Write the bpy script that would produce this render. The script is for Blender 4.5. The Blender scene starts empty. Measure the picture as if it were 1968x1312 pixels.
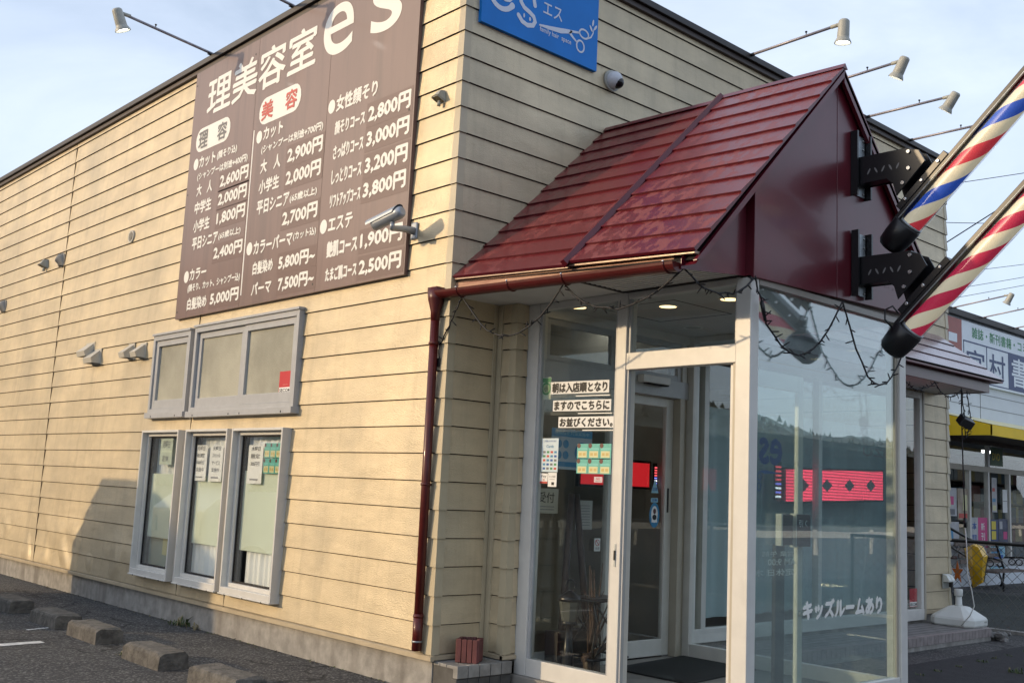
import bpy, bmesh, math, random
from mathutils import Vector as V, Matrix
random.seed(7)
R = math.radians
S = bpy.context.scene
COL = S.collection

# ------------------------------------------------------------------ camera, world, sun, exposure
cam = bpy.data.cameras.new('camera'); co = bpy.data.objects.new('camera', cam); COL.objects.link(co)
cr, cu, cf = V((0.73387, -0.67777, 0.04513)), V((-0.12754, -0.07239, 0.98919)), V((0.66718, 0.73169, 0.13958))
cf = cf.normalized(); cr = (cr - cf * cr.dot(cf)).normalized(); cu = cr.cross(cf)
mw = Matrix.Identity(4)
for i in range(3):
    mw[i][0], mw[i][1], mw[i][2], mw[i][3] = cr[i], cu[i], -cf[i], (-4.517, -5.608, 1.111)[i]
co.matrix_world = mw
cam.sensor_width = 36.0; cam.lens = 36.85; cam.clip_end = 1500; cam.clip_start = 0.05
S.camera = co

SUN = V((-1.0, 0.62, 0.30)).normalized()          # towards the sun
el = math.asin(SUN.z); az = math.atan2(SUN.x, SUN.y)
w = bpy.data.worlds.new('World'); S.world = w; w.use_nodes = True
nt = w.node_tree; nt.nodes.clear()
def wn(t, **k):
    n = nt.nodes.new(t)
    for a, b in k.items(): setattr(n, a, b)
    return n
out = wn('ShaderNodeOutputWorld'); bg = wn('ShaderNodeBackground'); sky = wn('ShaderNodeTexSky')
sky.sky_type = 'NISHITA'; sky.sun_disc = False; sky.sun_elevation = el; sky.sun_rotation = az % (2 * math.pi)
sky.air_density = 1.0; sky.dust_density = 3.5; sky.ozone_density = 1.5
tc = wn('ShaderNodeTexCoord'); mp = wn('ShaderNodeMapping'); mp.inputs['Scale'].default_value = (1.5, 1.5, 2.4)
mp.inputs['Rotation'].default_value = (0.15, 0.2, 0.5)
nz = wn('ShaderNodeTexNoise'); nz.inputs['Scale'].default_value = 2.1; nz.inputs['Detail'].default_value = 7; nz.inputs['Roughness'].default_value = 0.55
nz.inputs['Distortion'].default_value = 0.5
rp = wn('ShaderNodeValToRGB'); rp.color_ramp.elements[0].position = 0.30; rp.color_ramp.elements[1].position = 0.74
rp.color_ramp.elements[0].color = (.38, .38, .38, 1); rp.color_ramp.elements[1].color = (0.93, 0.93, 0.93, 1)
mx = wn('ShaderNodeMix', data_type='RGBA'); mx.inputs['B'].default_value = (3.8, 4.3, 5.2, 1)
L = nt.links.new
L(tc.outputs['Generated'], mp.inputs['Vector']); L(mp.outputs[0], nz.inputs['Vector']); L(nz.outputs['Fac'], rp.inputs[0])
L(rp.outputs[0], mx.inputs['Factor']); L(sky.outputs[0], mx.inputs['A']); L(mx.outputs['Result'], bg.inputs[0])
bg.inputs['Strength'].default_value = 0.15; L(bg.outputs[0], out.inputs[0])
sl = bpy.data.lights.new('sun', 'SUN'); sl.energy = 1.65; sl.angle = R(1.2); sl.color = (1.0, 0.75, 0.46)
so = bpy.data.objects.new('sun', sl); COL.objects.link(so); so.rotation_euler = (-SUN).to_track_quat('-Z', 'Y').to_euler()
S.view_settings.view_transform = 'Standard'; S.view_settings.look = 'None'; S.view_settings.gamma = 1; S.view_settings.exposure = 0.74
S.view_settings.use_curve_mapping = False
S.cycles.max_bounces = 8; S.cycles.transparent_max_bounces = 24; S.cycles.glossy_bounces = 4; S.cycles.diffuse_bounces = 5
S.cycles.use_denoising = True

# ------------------------------------------------------------------ materials
MATS = {}
def mat(name, col, rough=0.5, metal=0.0, spec=0.5, var=None, bump=None, coat=0.0, emit=None, alpha=None, col2=None, stretch=(1, 1, 1), streak=None):
    m = bpy.data.materials.new(name); m.use_nodes = True; t = m.node_tree; N = t.nodes; K = t.links.new
    b = N['Principled BSDF']; b.inputs['Base Color'].default_value = (*col, 1); b.inputs['Roughness'].default_value = rough
    b.inputs['Metallic'].default_value = metal; b.inputs['Specular IOR Level'].default_value = spec; b.inputs['Coat Weight'].default_value = coat
    b.inputs['Coat Roughness'].default_value = 0.08
    g = N.new('ShaderNodeTexCoord'); mpn = N.new('ShaderNodeMapping'); mpn.inputs['Scale'].default_value = stretch; K(g.outputs['Object'], mpn.inputs[0])
    src = None
    if var or col2:
        sc, amt = var if var else (6, 1)
        n = N.new('ShaderNodeTexNoise'); n.inputs['Scale'].default_value = sc; n.inputs['Detail'].default_value = 6; n.inputs['Roughness'].default_value = 0.6; K(mpn.outputs[0], n.inputs['Vector'])
        r = N.new('ShaderNodeValToRGB'); c2 = col2 if col2 else tuple(c * (1 - amt) for c in col); c1 = col if col2 else tuple(min(1, c * (1 + amt * .6)) for c in col)
        r.color_ramp.elements[0].position = 0.35; r.color_ramp.elements[1].position = 0.65
        r.color_ramp.elements[0].color = (*c2, 1); r.color_ramp.elements[1].color = (*c1, 1); K(n.outputs['Fac'], r.inputs[0]); src = r.outputs[0]
    if streak:
        n2 = N.new('ShaderNodeTexNoise'); n2.inputs['Scale'].default_value = streak[0]; n2.inputs['Detail'].default_value = 5
        m2 = N.new('ShaderNodeMapping'); m2.inputs['Scale'].default_value = streak[2]; K(g.outputs['Object'], m2.inputs[0]); K(m2.outputs[0], n2.inputs['Vector'])
        r2 = N.new('ShaderNodeValToRGB'); r2.color_ramp.elements[0].position = 0.5; r2.color_ramp.elements[1].position = 0.72
        r2.color_ramp.elements[0].color = (0, 0, 0, 1); r2.color_ramp.elements[1].color = (streak[1],) * 3 + (1,)
        K(n2.outputs['Fac'], r2.inputs[0])
        x = N.new('ShaderNodeMix'); x.data_type = 'RGBA'; x.inputs['B'].default_value = (*streak[3], 1); K(r2.outputs[0], x.inputs['Factor'])
        if src: K(src, x.inputs['A'])
        else: x.inputs['A'].default_value = (*col, 1)
        src = x.outputs['Result']
    if src: K(src, b.inputs['Base Color'])
    if bump:
        prev = None
        for (sc, st, di) in (bump if isinstance(bump, list) else [bump]):
            n = N.new('ShaderNodeTexNoise'); n.inputs['Scale'].default_value = sc; n.inputs['Detail'].default_value = 3; K(mpn.outputs[0], n.inputs['Vector'])
            bp = N.new('ShaderNodeBump'); bp.inputs['Strength'].default_value = st; bp.inputs['Distance'].default_value = di; K(n.outputs['Fac'], bp.inputs['Height'])
            if prev: K(prev.outputs[0], bp.inputs['Normal'])
            prev = bp
        K(prev.outputs[0], b.inputs['Normal'])
    if emit: b.inputs['Emission Color'].default_value = (*emit[0], 1); b.inputs['Emission Strength'].default_value = emit[1]
    MATS[name] = m
    return m

def glass_mat(name, tint, f0=0.05, haze=0.0, hazecol=(1, 1, 1), rough=0.0, wob=0.0):
    m = bpy.data.materials.new(name); m.use_nodes = True; t = m.node_tree; N = t.nodes; K = t.links.new; N.clear()
    o = N.new('ShaderNodeOutputMaterial'); tr = N.new('ShaderNodeBsdfTransparent'); tr.inputs[0].default_value = (*tint, 1)
    gl = N.new('ShaderNodeBsdfGlossy'); gl.inputs['Roughness'].default_value = rough; gl.inputs['Color'].default_value = (1, 1, 1, 1)
    lw = N.new('ShaderNodeLayerWeight'); lw.inputs['Blend'].default_value = 0.5
    p = N.new('ShaderNodeMath'); p.operation = 'POWER'; p.inputs[1].default_value = 4.0; K(lw.outputs['Facing'], p.inputs[0])
    a = N.new('ShaderNodeMath'); a.operation = 'MULTIPLY_ADD'; a.inputs[1].default_value = 1 - f0; a.inputs[2].default_value = f0; K(p.outputs[0], a.inputs[0])
    base = tr
    if haze:
        d = N.new('ShaderNodeBsdfDiffuse'); d.inputs[0].default_value = (*hazecol, 1)
        h = N.new('ShaderNodeMixShader'); h.inputs[0].default_value = haze; K(tr.outputs[0], h.inputs[1]); K(d.outputs[0], h.inputs[2]); base = h
    x = N.new('ShaderNodeMixShader'); K(a.outputs[0], x.inputs[0]); K(base.outputs[0], x.inputs[1]); K(gl.outputs[0], x.inputs[2]); K(x.outputs[0], o.inputs[0])
    if wob:
        g = N.new('ShaderNodeTexCoord'); n = N.new('ShaderNodeTexNoise'); n.inputs['Scale'].default_value = 2.2; K(g.outputs['Object'], n.inputs['Vector'])
        b = N.new('ShaderNodeBump'); b.inputs['Strength'].default_value = wob; b.inputs['Distance'].default_value = 0.01; K(n.outputs['Fac'], b.inputs['Height']); K(b.outputs[0], gl.inputs['Normal'])
    MATS[name] = m
    return m

def plain(name, col, rough=0.5, **k): return mat(name, col, rough, **k)

siding = mat('siding', (0.575, 0.478, 0.318), 0.43, metal=0.30, spec=0.6, var=(1.7, 0.15), stretch=(1, 1, 2.2), bump=[(1.6, 0.22, 0.05), (62, 0.7, 0.0038), (140, 0.6, 0.0025)],
             streak=(1.3, 0.42, (1.1, 1.1, 0.55), (0.31, 0.275, 0.205)))
def add_dents(m):
    t = m.node_tree; N = t.nodes; K = t.links.new; b = N['Principled BSDF']; old = b.inputs['Normal'].links[0].from_socket
    g = N.new('ShaderNodeTexCoord'); sp = N.new('ShaderNodeSeparateXYZ'); K(g.outputs['Object'], sp.inputs[0])
    mz = N.new('ShaderNodeMapRange'); mz.inputs['From Min'].default_value = .85; mz.inputs['From Max'].default_value = .45; K(sp.outputs['Z'], mz.inputs['Value'])
    my = N.new('ShaderNodeMapRange'); my.inputs['From Min'].default_value = -1.0; my.inputs['From Max'].default_value = .2; K(sp.outputs['Y'], my.inputs['Value'])
    n = N.new('ShaderNodeTexNoise'); n.inputs['Scale'].default_value = 2.0; n.inputs['Detail'].default_value = 1; K(g.outputs['Object'], n.inputs['Vector'])
    r = N.new('ShaderNodeMapRange'); r.inputs['From Min'].default_value = .5; r.inputs['From Max'].default_value = .75; K(n.outputs['Fac'], r.inputs['Value'])
    a = N.new('ShaderNodeMath'); a.operation = 'MULTIPLY'; K(mz.outputs[0], a.inputs[0]); K(my.outputs[0], a.inputs[1])
    c = N.new('ShaderNodeMath'); c.operation = 'MULTIPLY'; K(a.outputs[0], c.inputs[0]); K(r.outputs[0], c.inputs[1])
    bp = N.new('ShaderNodeBump'); bp.inputs['Strength'].default_value = 1.0; bp.inputs['Distance'].default_value = .035; K(c.outputs[0], bp.inputs['Height']); K(old, bp.inputs['Normal']); K(bp.outputs[0], b.inputs['Normal'])
add_dents(siding)
mat('seam', (0.16, 0.12, 0.075), 0.7)
def add_streaks(m, sc, stretch, lo, amt):
    t = m.node_tree; N = t.nodes; K = t.links.new; b = N['Principled BSDF']; old = b.inputs['Base Color'].links[0].from_socket
    g = N.new('ShaderNodeTexCoord'); mp_ = N.new('ShaderNodeMapping'); mp_.inputs['Scale'].default_value = stretch; K(g.outputs['Object'], mp_.inputs[0])
    n = N.new('ShaderNodeTexNoise'); n.inputs['Scale'].default_value = sc; n.inputs['Detail'].default_value = 6; n.inputs['Roughness'].default_value = .65; K(mp_.outputs[0], n.inputs['Vector'])
    r = N.new('ShaderNodeMapRange'); r.inputs['From Min'].default_value = lo; r.inputs['From Max'].default_value = lo + .2; r.inputs['To Min'].default_value = 1.0; r.inputs['To Max'].default_value = 1 - amt; K(n.outputs['Fac'], r.inputs['Value'])
    x = N.new('ShaderNodeMix'); x.data_type = 'RGBA'; x.blend_type = 'MULTIPLY'; x.inputs['Factor'].default_value = 1.0; K(old, x.inputs['A']); K(r.outputs[0], x.inputs['B']); K(x.outputs['Result'], b.inputs['Base Color'])
add_streaks(siding, 3.0, (3.0, 3.0, .22), .50, .13)
joint = mat('joint', (0.035, 0.02, 0.014), 0.9)
trimcream = mat('trim_cream', (0.47, 0.40, 0.27), 0.38, var=(4, 0.08), bump=(60, 0.12, 0.002))
concrete = mat('foundation_concrete', (0.30, 0.285, 0.26), 0.9, var=(9, 0.25), bump=(60, 0.5, 0.006), streak=(3.0, 0.75, (1.6, 1.6, 0.12), (0.13, 0.115, 0.10)))
roofbrown = mat('roof_brown', (0.014, 0.008, 0.007), 0.5, var=(8, 0.2))
flashing = mat('flashing', (0.46, 0.38, 0.26), 0.35, var=(5, 0.12))
redroof = None
redpaint = mat('red_gloss', (0.105, 0.009, 0.018), 0.32, spec=0.45, coat=0.12, bump=[(1.6, 0.10, 0.03)], var=(3, 0.12))
redpipe = mat('red_pipe', (0.080, 0.008, 0.007), 0.38, spec=.35, var=(10, 0.2), coat=0.2)
fasciaglint = mat('red_fascia_glint', (0.36, 0.17, 0.12), 0.7, col2=(0.50, 0.30, 0.20), var=(14, 1), bump=(30, 0.4, 0.004), stretch=(1, .4, 3))  # red fascia board; orange sun glint put into its colour
darkgap = mat('dark_gap', (0.012, 0.009, 0.009), 0.8)
alum = mat('white_aluminium', (0.60, 0.585, 0.545), 0.38, var=(7, 0.06), bump=(2.5, 0.05, 0.01))
alumgrey = mat('grey_aluminium', (0.40, 0.405, 0.41), 0.36, var=(9, 0.07))
soffitm = mat('soffit_white', (0.58, 0.57, 0.54), 0.6, var=(5, 0.06))
ceilm = mat('porch_ceiling', (0.52, 0.51, 0.48), 0.7, var=(4, 0.05))
jambm = mat('beige_jamb', (0.40, 0.36, 0.29), 0.45, var=(6, 0.06))
black = mat('black_metal', (0.008, 0.008, 0.010), 0.32, var=(9, 0.2))
blackmat = mat('black_rubber', (0.012, 0.012, 0.012), 0.7)
galv = mat('galvanised', (0.33, 0.36, 0.38), 0.42, metal=0.6, var=(22, 0.25))
bolt = mat('bolt_steel', (0.6, 0.6, 0.6), 0.25, metal=0.9)
lampgrey = mat('lamp_grey', (0.36, 0.365, 0.33), 0.45, var=(12, 0.08))
armgrey = mat('arm_grey', (0.30, 0.28, 0.31), 0.4, metal=0.3, var=(20, 0.15))
lens = mat('lit_lens', (1, 1, 1), 0.2, emit=((1, 0.97, 0.9), 6.0))
downl = mat('warm_lamp', (1, 0.8, 0.5), 0.4, emit=((1, 0.72, 0.36), 1.6))
tube_l = mat('lit_tube', (1, 1, 1), 0.4, emit=((1, 1, 1), 5.0))
white = mat('white_plastic', (0.66, 0.67, 0.63), 0.45, var=(4, 0.05))
paper = mat('paper', (0.78, 0.78, 0.76), 0.7, var=(8, 0.03))
papergreen = mat('paper_pale_green', (0.50, 0.56, 0.48), 0.7)
ink = mat('ink_black', (0.012, 0.011, 0.012), 0.6)
inkgrey = mat('ink_grey', (0.16, 0.16, 0.17), 0.6)
inkwhite = mat('vinyl_white', (0.78, 0.77, 0.73), 0.4)
inkblue = mat('ink_blue', (0.012, 0.085, 0.34), 0.5)
inkred = mat('ink_red', (0.50, 0.06, 0.045), 0.5)
inkgreen = mat('ink_green', (0.05, 0.25, 0.10), 0.5)
teal = mat('card_teal', (0.10, 0.42, 0.36), 0.5)
cardy = mat('card_yellow', (0.62, 0.60, 0.34), 0.6)
pink = mat('pink_print', (0.55, 0.05, 0.20), 0.5)
yellowp = mat('yellow_print', (0.62, 0.50, 0.04), 0.5)
navy = mat('navy_print', (0.012, 0.035, 0.14), 0.45, var=(5, .1))
signbrown = mat('sign_brown', (0.150, 0.084, 0.074), 0.44, spec=0.6, var=(2.0, 0.10), coat=0.15, stretch=(1, 1, .3), bump=(1.2, 0.05, 0.02))
add_streaks(signbrown, 3.0, (2.5, 2.5, .16), .50, .28)
signpanel = mat('sign_brown_panel', (0.128, 0.070, 0.061), 0.48, spec=0.5, coat=0.1)
signblue = mat('sign_blue', (0.004, 0.19, 0.62), 0.55, spec=.3, var=(3, 0.08))
signwhite = mat('sign_white', (0.70, 0.76, 0.82), 0.4, var=(3, 0.05))
signred = mat('sign_red', (0.30, 0.05, 0.035), 0.4, var=(5, 0.1))
letterlil = mat('letter_lilac', (0.62, 0.66, 0.76), 0.4)
tilegrey = None
asphalt = None
brickred = mat('planter_red', (0.14, 0.045, 0.042), 0.75, var=(7, 0.3), bump=(40, 0.5, 0.004))
curtain = mat('lace_curtain', (0.88, 0.89, 0.88), 0.8, bump=(50, 0.3, 0.003), stretch=(1, 1, .2))
blind = mat('green_blind', (0.62, 0.68, 0.56), 0.8, var=(2, 0.05))
blindteal = mat('teal_curtain', (0.42, 0.54, 0.56), 0.8, var=(2, 0.10), stretch=(3, 3, .3))  # bluish cloth; sky reflected on the window also put into its teal
roomwall = mat('room_wall', (0.30, 0.27, 0.22), 0.8, var=(3, 0.1))
roomdark = mat('room_dark', (0.035, 0.03, 0.03), 0.8)
roomfloor = mat('room_floor', (0.14, 0.12, 0.10), 0.5)
ledred = None
yellowpl = mat('yellow_plastic', (0.72, 0.42, 0.01), 0.35, var=(6, 0.1))
orangepl = mat('orange_plastic', (0.55, 0.14, 0.02), 0.5)
awny = mat('awning_yellow', (0.85, 0.56, 0.015), 0.6, var=(2, 0.08))
awnlit = mat('awning_sunlit', (0.74, 0.68, 0.40), 0.6, var=(2, 0.06))  # top of the yellow awning, sunlight put into a paler colour
woodb = mat('dark_wood', (0.055, 0.035, 0.025), 0.6, var=(12, 0.3), stretch=(4, 1, 1))
benchw = mat('bench_wood', (0.16, 0.12, 0.10), 0.6, var=(12, 0.25))
paintwhite = mat('road_paint', (0.62, 0.62, 0.60), 0.8, var=(16, 0.35), bump=(80, .6, .004))
stopm = mat('stop_concrete', (0.125, 0.115, 0.100), 0.95, var=(14, 0.40), bump=[(55, 0.9, 0.012), (160, 0.6, 0.004)])
rubble = mat('rubble_concrete', (0.19, 0.185, 0.175), 0.95, var=(20, 0.3), bump=(50, 0.8, 0.01))
leafm = mat('weed_leaf', (0.075, 0.11, 0.03), 0.6, var=(20, 0.3))
leafd = mat('weed_dry', (0.22, 0.18, 0.09), 0.8)
hillm = mat('hill_forest_haze', (0.085, 0.105, 0.105), 0.9, var=(0.25, 0.4), bump=(0.6, 1.0, 1.2))  # forest lightened and blued, distance haze put into the colour
shopwhite = mat('shop_white', (0.62, 0.66, 0.70), 0.6, var=(2, 0.05))
shopgreen = mat('shop_green', (0.055, 0.085, 0.085), 0.6)
wirem = mat('wire_black', (0.012, 0.012, 0.014), 0.6)
wiregreen = mat('netting_grey', (0.15, 0.155, 0.14), 0.5)
twig = mat('dry_wood', (0.09, 0.055, 0.04), 0.8, var=(18, 0.3))
vanpaint = mat('van_paint', (0.45, 0.46, 0.47), 0.25, coat=0.5)
tyre = mat('tyre', (0.012, 0.012, 0.012), 0.8)
vanglass = mat('van_glass', (0.01, 0.012, 0.014), 0.05)
stickerblue = mat('sticker_blue', (0.03, 0.22, 0.42), 0.4)
stickerlight = mat('sticker_light_blue', (0.25, 0.48, 0.58), 0.4)
skin = mat('sticker_brown', (0.10, 0.03, 0.025), 0.5)
glass = glass_mat('glass_clear', (0.95, 0.97, 0.96), 0.045, wob=0.03)
glassf = glass_mat('glass_front', (0.82, 0.91, 0.91), 0.15, haze=0.10, hazecol=(.58, .68, .70), wob=0.03)  # pale diffuse veil mixed in, standing in for milky reflections
glassw = glass_mat('glass_window', (0.98, 0.99, 0.98), 0.07, wob=0.05)
acry = glass_mat('acrylic_tube', (0.94, 0.94, 0.95), 0.05, haze=0.04, hazecol=(.8, .8, .8))
frost = mat('frosted_glass', (0.40, 0.385, 0.31), 0.22, spec=0.5, var=(1.1, 0.28), bump=[(70, 0.5, 0.004), (2, .1, .03)], coat=0.3)
film = glass_mat('tape_film', (0.93, 0.93, 0.9), 0.10, haze=0.10, hazecol=(.6, .6, .5), wob=0.5)

def make_roof_mat():
    m = mat('red_roof', (0.17, 0.016, 0.018), 0.20, coat=0.5, bump=[(2.0, 0.12, 0.03)]); t = m.node_tree; N = t.nodes; K = t.links.new; b = N['Principled BSDF']
    g = N.new('ShaderNodeTexCoord'); mp1 = N.new('ShaderNodeMapping'); mp1.inputs['Rotation'].default_value = (0.0, R(-45), R(26)); mp1.inputs['Scale'].default_value = (2.2, 8.0, 8.0); K(g.outputs['Object'], mp1.inputs[0])
    n = N.new('ShaderNodeTexNoise'); n.inputs['Scale'].default_value = 1.7; n.inputs['Detail'].default_value = 8; n.inputs['Roughness'].default_value = 0.62; K(mp1.outputs[0], n.inputs['Vector'])
    r = N.new('ShaderNodeValToRGB'); r.color_ramp.elements[0].position = 0.50; r.color_ramp.elements[1].position = 0.53; K(n.outputs['Fac'], r.inputs[0])
    n2 = N.new('ShaderNodeTexNoise'); n2.inputs['Scale'].default_value = 1.1; n2.inputs['Detail'].default_value = 3; K(g.outputs['Object'], n2.inputs['Vector'])
    r2 = N.new('ShaderNodeValToRGB'); r2.color_ramp.elements[0].position = 0.42; r2.color_ramp.elements[1].position = 0.58; K(n2.outputs['Fac'], r2.inputs[0])
    mu = N.new('ShaderNodeMath'); mu.operation = 'MULTIPLY'; K(r.outputs[0], mu.inputs[0]); K(r2.outputs[0], mu.inputs[1])
    x = N.new('ShaderNodeMix'); x.data_type = 'RGBA'; x.inputs['A'].default_value = (0.120, 0.011, 0.013, 1); x.inputs['B'].default_value = (0.185, 0.040, 0.036, 1)
    K(mu.outputs[0], x.inputs['Factor']); K(x.outputs['Result'], b.inputs['Base Color'])
    y = N.new('ShaderNodeMapRange'); y.inputs['To Min'].default_value = 0.33; y.inputs['To Max'].default_value = 0.55; K(mu.outputs[0], y.inputs['Value']); K(y.outputs[0], b.inputs['Roughness'])
    z = N.new('ShaderNodeMapRange'); z.inputs['To Min'].default_value = 0.12; z.inputs['To Max'].default_value = 0.02; K(mu.outputs[0], z.inputs['Value']); K(z.outputs[0], b.inputs['Coat Weight'])
    return m
redroof = make_roof_mat()

def make_asphalt():
    m = mat('asphalt', (0.05, 0.05, 0.05), 0.92, bump=[(90, 0.9, 0.012), (330, 0.7, 0.005)]); t = m.node_tree; N = t.nodes; K = t.links.new; b = N['Principled BSDF']
    g = N.new('ShaderNodeTexCoord')
    n = N.new('ShaderNodeTexNoise'); n.inputs['Scale'].default_value = 0.9; n.inputs['Detail'].default_value = 8; K(g.outputs['Object'], n.inputs['Vector'])
    r = N.new('ShaderNodeValToRGB'); r.color_ramp.elements[0].position = 0.3; r.color_ramp.elements[1].position = 0.7; r.color_ramp.elements[0].color = (0.034, 0.034, 0.036, 1); r.color_ramp.elements[1].color = (0.062, 0.060, 0.058, 1); K(n.outputs['Fac'], r.inputs[0])
    v = N.new('ShaderNodeTexVoronoi'); v.inputs['Scale'].default_value = 75; K(g.outputs['Object'], v.inputs['Vector'])
    r2 = N.new('ShaderNodeValToRGB'); r2.color_ramp.elements[0].position = 0.66; r2.color_ramp.elements[1].position = 0.95; r2.color_ramp.elements[0].color = (0, 0, 0, 1); r2.color_ramp.elements[1].color = (.8, .8, .8, 1)
    sp = N.new('ShaderNodeSeparateColor'); K(v.outputs['Color'], sp.inputs[0]); K(sp.outputs[0], r2.inputs[0])
    x = N.new('ShaderNodeMix'); x.data_type = 'RGBA'; x.inputs['B'].default_value = (0.20, 0.195, 0.185, 1); K(r2.outputs[0], x.inputs['Factor']); K(r.outputs[0], x.inputs['A']); K(x.outputs['Result'], b.inputs['Base Color'])
    old = b.inputs['Base Color'].links[0].from_socket
    mpc = N.new('ShaderNodeMapping'); nd = N.new('ShaderNodeTexNoise'); nd.inputs['Scale'].default_value = 1.8; nd.inputs['Detail'].default_value = 6; K(g.outputs['Object'], nd.inputs['Vector'])
    vm = N.new('ShaderNodeVectorMath'); vm.operation = 'MULTIPLY_ADD'; vm.inputs[1].default_value = (.9, .9, .9); K(nd.outputs['Color'], vm.inputs[0]); K(g.outputs['Object'], vm.inputs[2])
    vc = N.new('ShaderNodeTexVoronoi'); vc.feature = 'DISTANCE_TO_EDGE'; vc.inputs['Scale'].default_value = .42; K(vm.outputs[0], vc.inputs['Vector'])
    rc = N.new('ShaderNodeMapRange'); rc.inputs['From Min'].default_value = .002; rc.inputs['From Max'].default_value = .010; rc.inputs['To Min'].default_value = .25; K(vc.outputs['Distance'], rc.inputs['Value'])
    ns = N.new('ShaderNodeTexNoise'); ns.inputs['Scale'].default_value = .75; ns.inputs['Detail'].default_value = 3; K(g.outputs['Object'], ns.inputs['Vector'])
    rs = N.new('ShaderNodeMapRange'); rs.inputs['From Min'].default_value = .56; rs.inputs['From Max'].default_value = .68; rs.inputs['To Min'].default_value = 1; rs.inputs['To Max'].default_value = .62; K(ns.outputs['Fac'], rs.inputs['Value'])
    ml = N.new('ShaderNodeMath'); ml.operation = 'MULTIPLY'; K(rc.outputs[0], ml.inputs[0]); K(rs.outputs[0], ml.inputs[1])
    xm = N.new('ShaderNodeMix'); xm.data_type = 'RGBA'; xm.blend_type = 'MULTIPLY'; xm.inputs['Factor'].default_value = 1; K(old, xm.inputs['A']); K(ml.outputs[0], xm.inputs['B']); K(xm.outputs['Result'], b.inputs['Base Color'])
    return m
asphalt = make_asphalt()
patchm = mat('asphalt_new', (0.024, 0.024, 0.026), 0.9, var=(8, .3), bump=[(120, 0.9, 0.01)])

def make_tile(name, c1, c2, mort, bw, bh, sc):
    m = mat(name, c1, 0.6, bump=(60, 0.2, 0.003)); t = m.node_tree; N = t.nodes; K = t.links.new; b = N['Principled BSDF']
    g = N.new('ShaderNodeTexCoord'); br = N.new('ShaderNodeTexBrick'); K(g.outputs['Object'], br.inputs['Vector']); br.inputs['Scale'].default_value = sc
    br.inputs['Color1'].default_value = (*c1, 1); br.inputs['Color2'].default_value = (*c2, 1); br.inputs['Mortar'].default_value = (*mort, 1)
    br.inputs['Brick Width'].default_value = bw; br.inputs['Row Height'].default_value = bh; br.inputs['Mortar Size'].default_value = 0.012; br.offset = 0.5
    n = N.new('ShaderNodeTexNoise'); n.inputs['Scale'].default_value = 12; n.inputs['Detail'].default_value = 4; K(g.outputs['Object'], n.inputs['Vector'])
    x = N.new('ShaderNodeMix'); x.data_type = 'RGBA'; x.blend_type = 'MULTIPLY'; x.inputs['Factor'].default_value = 0.5; K(br.outputs['Color'], x.inputs['A']); K(n.outputs['Color'], x.inputs['B'])
    x.inputs['B'].default_value = (1, 1, 1, 1); K(n.outputs['Fac'], x.inputs['B']); K(x.outputs['Result'], b.inputs['Base Color'])
    return m
tilegrey = make_tile('step_tile', (0.27, 0.255, 0.245), (0.22, 0.205, 0.20), (0.10, 0.095, 0.09), 0.3, 0.1, 1.0)
tilecap = mat('step_tile_cap', (0.27, 0.262, 0.245), 0.55, var=(9, 0.3), bump=(60, 0.2, 0.003))
tiledark = mat('step_tile_dark', (0.075, 0.073, 0.07), 0.6, var=(9, 0.3))

def make_led():
    m = bpy.data.materials.new('led_red'); m.use_nodes = True; t = m.node_tree; N = t.nodes; K = t.links.new; b = N['Principled BSDF']
    g = N.new('ShaderNodeTexCoord'); sp = N.new('ShaderNodeSeparateXYZ'); K(g.outputs['Object'], sp.inputs[0])
    a = N.new('ShaderNodeMath'); a.operation = 'MULTIPLY'; a.inputs[1].default_value = 2 * math.pi / 0.030; K(sp.outputs['Z'], a.inputs[0])
    s = N.new('ShaderNodeMath'); s.operation = 'SINE'; K(a.outputs[0], s.inputs[0])
    r = N.new('ShaderNodeMapRange'); r.inputs['From Min'].default_value = -1; r.inputs['To Min'].default_value = 0.6; r.inputs['To Max'].default_value = 2.4; K(s.outputs[0], r.inputs['Value'])
    b.inputs['Base Color'].default_value = (0.2, 0.01, 0.02, 1); b.inputs['Emission Color'].default_value = (1.0, 0.06, 0.12, 1); K(r.outputs[0], b.inputs['Emission Strength'])
    return m
ledred = make_led()
ledblue = mat('led_blue', (0.05, 0.05, 0.4), 0.4, emit=((0.25, 0.25, 1.0), 1.2))
ledwhite = mat('led_white', (0.5, 0.5, 0.6), 0.4, emit=((0.9, 0.9, 1.0), 1.6))
ledr2 = mat('led_red_dot', (0.4, 0.02, 0.02), 0.4, emit=((1.0, 0.1, 0.12), 1.2))

def stripe_mat(name, stops, glow):
    m = bpy.data.materials.new(name); m.use_nodes = True; t = m.node_tree; N = t.nodes; K = t.links.new; b = N['Principled BSDF']
    uv = N.new('ShaderNodeUVMap'); sp = N.new('ShaderNodeSeparateXYZ'); K(uv.outputs[0], sp.inputs[0])
    a = N.new('ShaderNodeMath'); a.operation = 'ADD'; K(sp.outputs['X'], a.inputs[0]); K(sp.outputs['Y'], a.inputs[1])
    f = N.new('ShaderNodeMath'); f.operation = 'FRACT'; K(a.outputs[0], f.inputs[0])
    r = N.new('ShaderNodeValToRGB'); r.color_ramp.interpolation = 'CONSTANT'
    e = r.color_ramp.elements; e[0].position = stops[0][0]; e[0].color = (*stops[0][1], 1); e[1].position = stops[1][0]; e[1].color = (*stops[1][1], 1)
    for p, c in stops[2:]:
        q = e.new(p); q.color = (*c, 1)
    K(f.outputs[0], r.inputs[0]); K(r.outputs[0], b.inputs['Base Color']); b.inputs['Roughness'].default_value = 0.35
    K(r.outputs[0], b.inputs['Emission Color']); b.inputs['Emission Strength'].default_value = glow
    return m
cream = (0.72, 0.65, 0.46)
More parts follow.
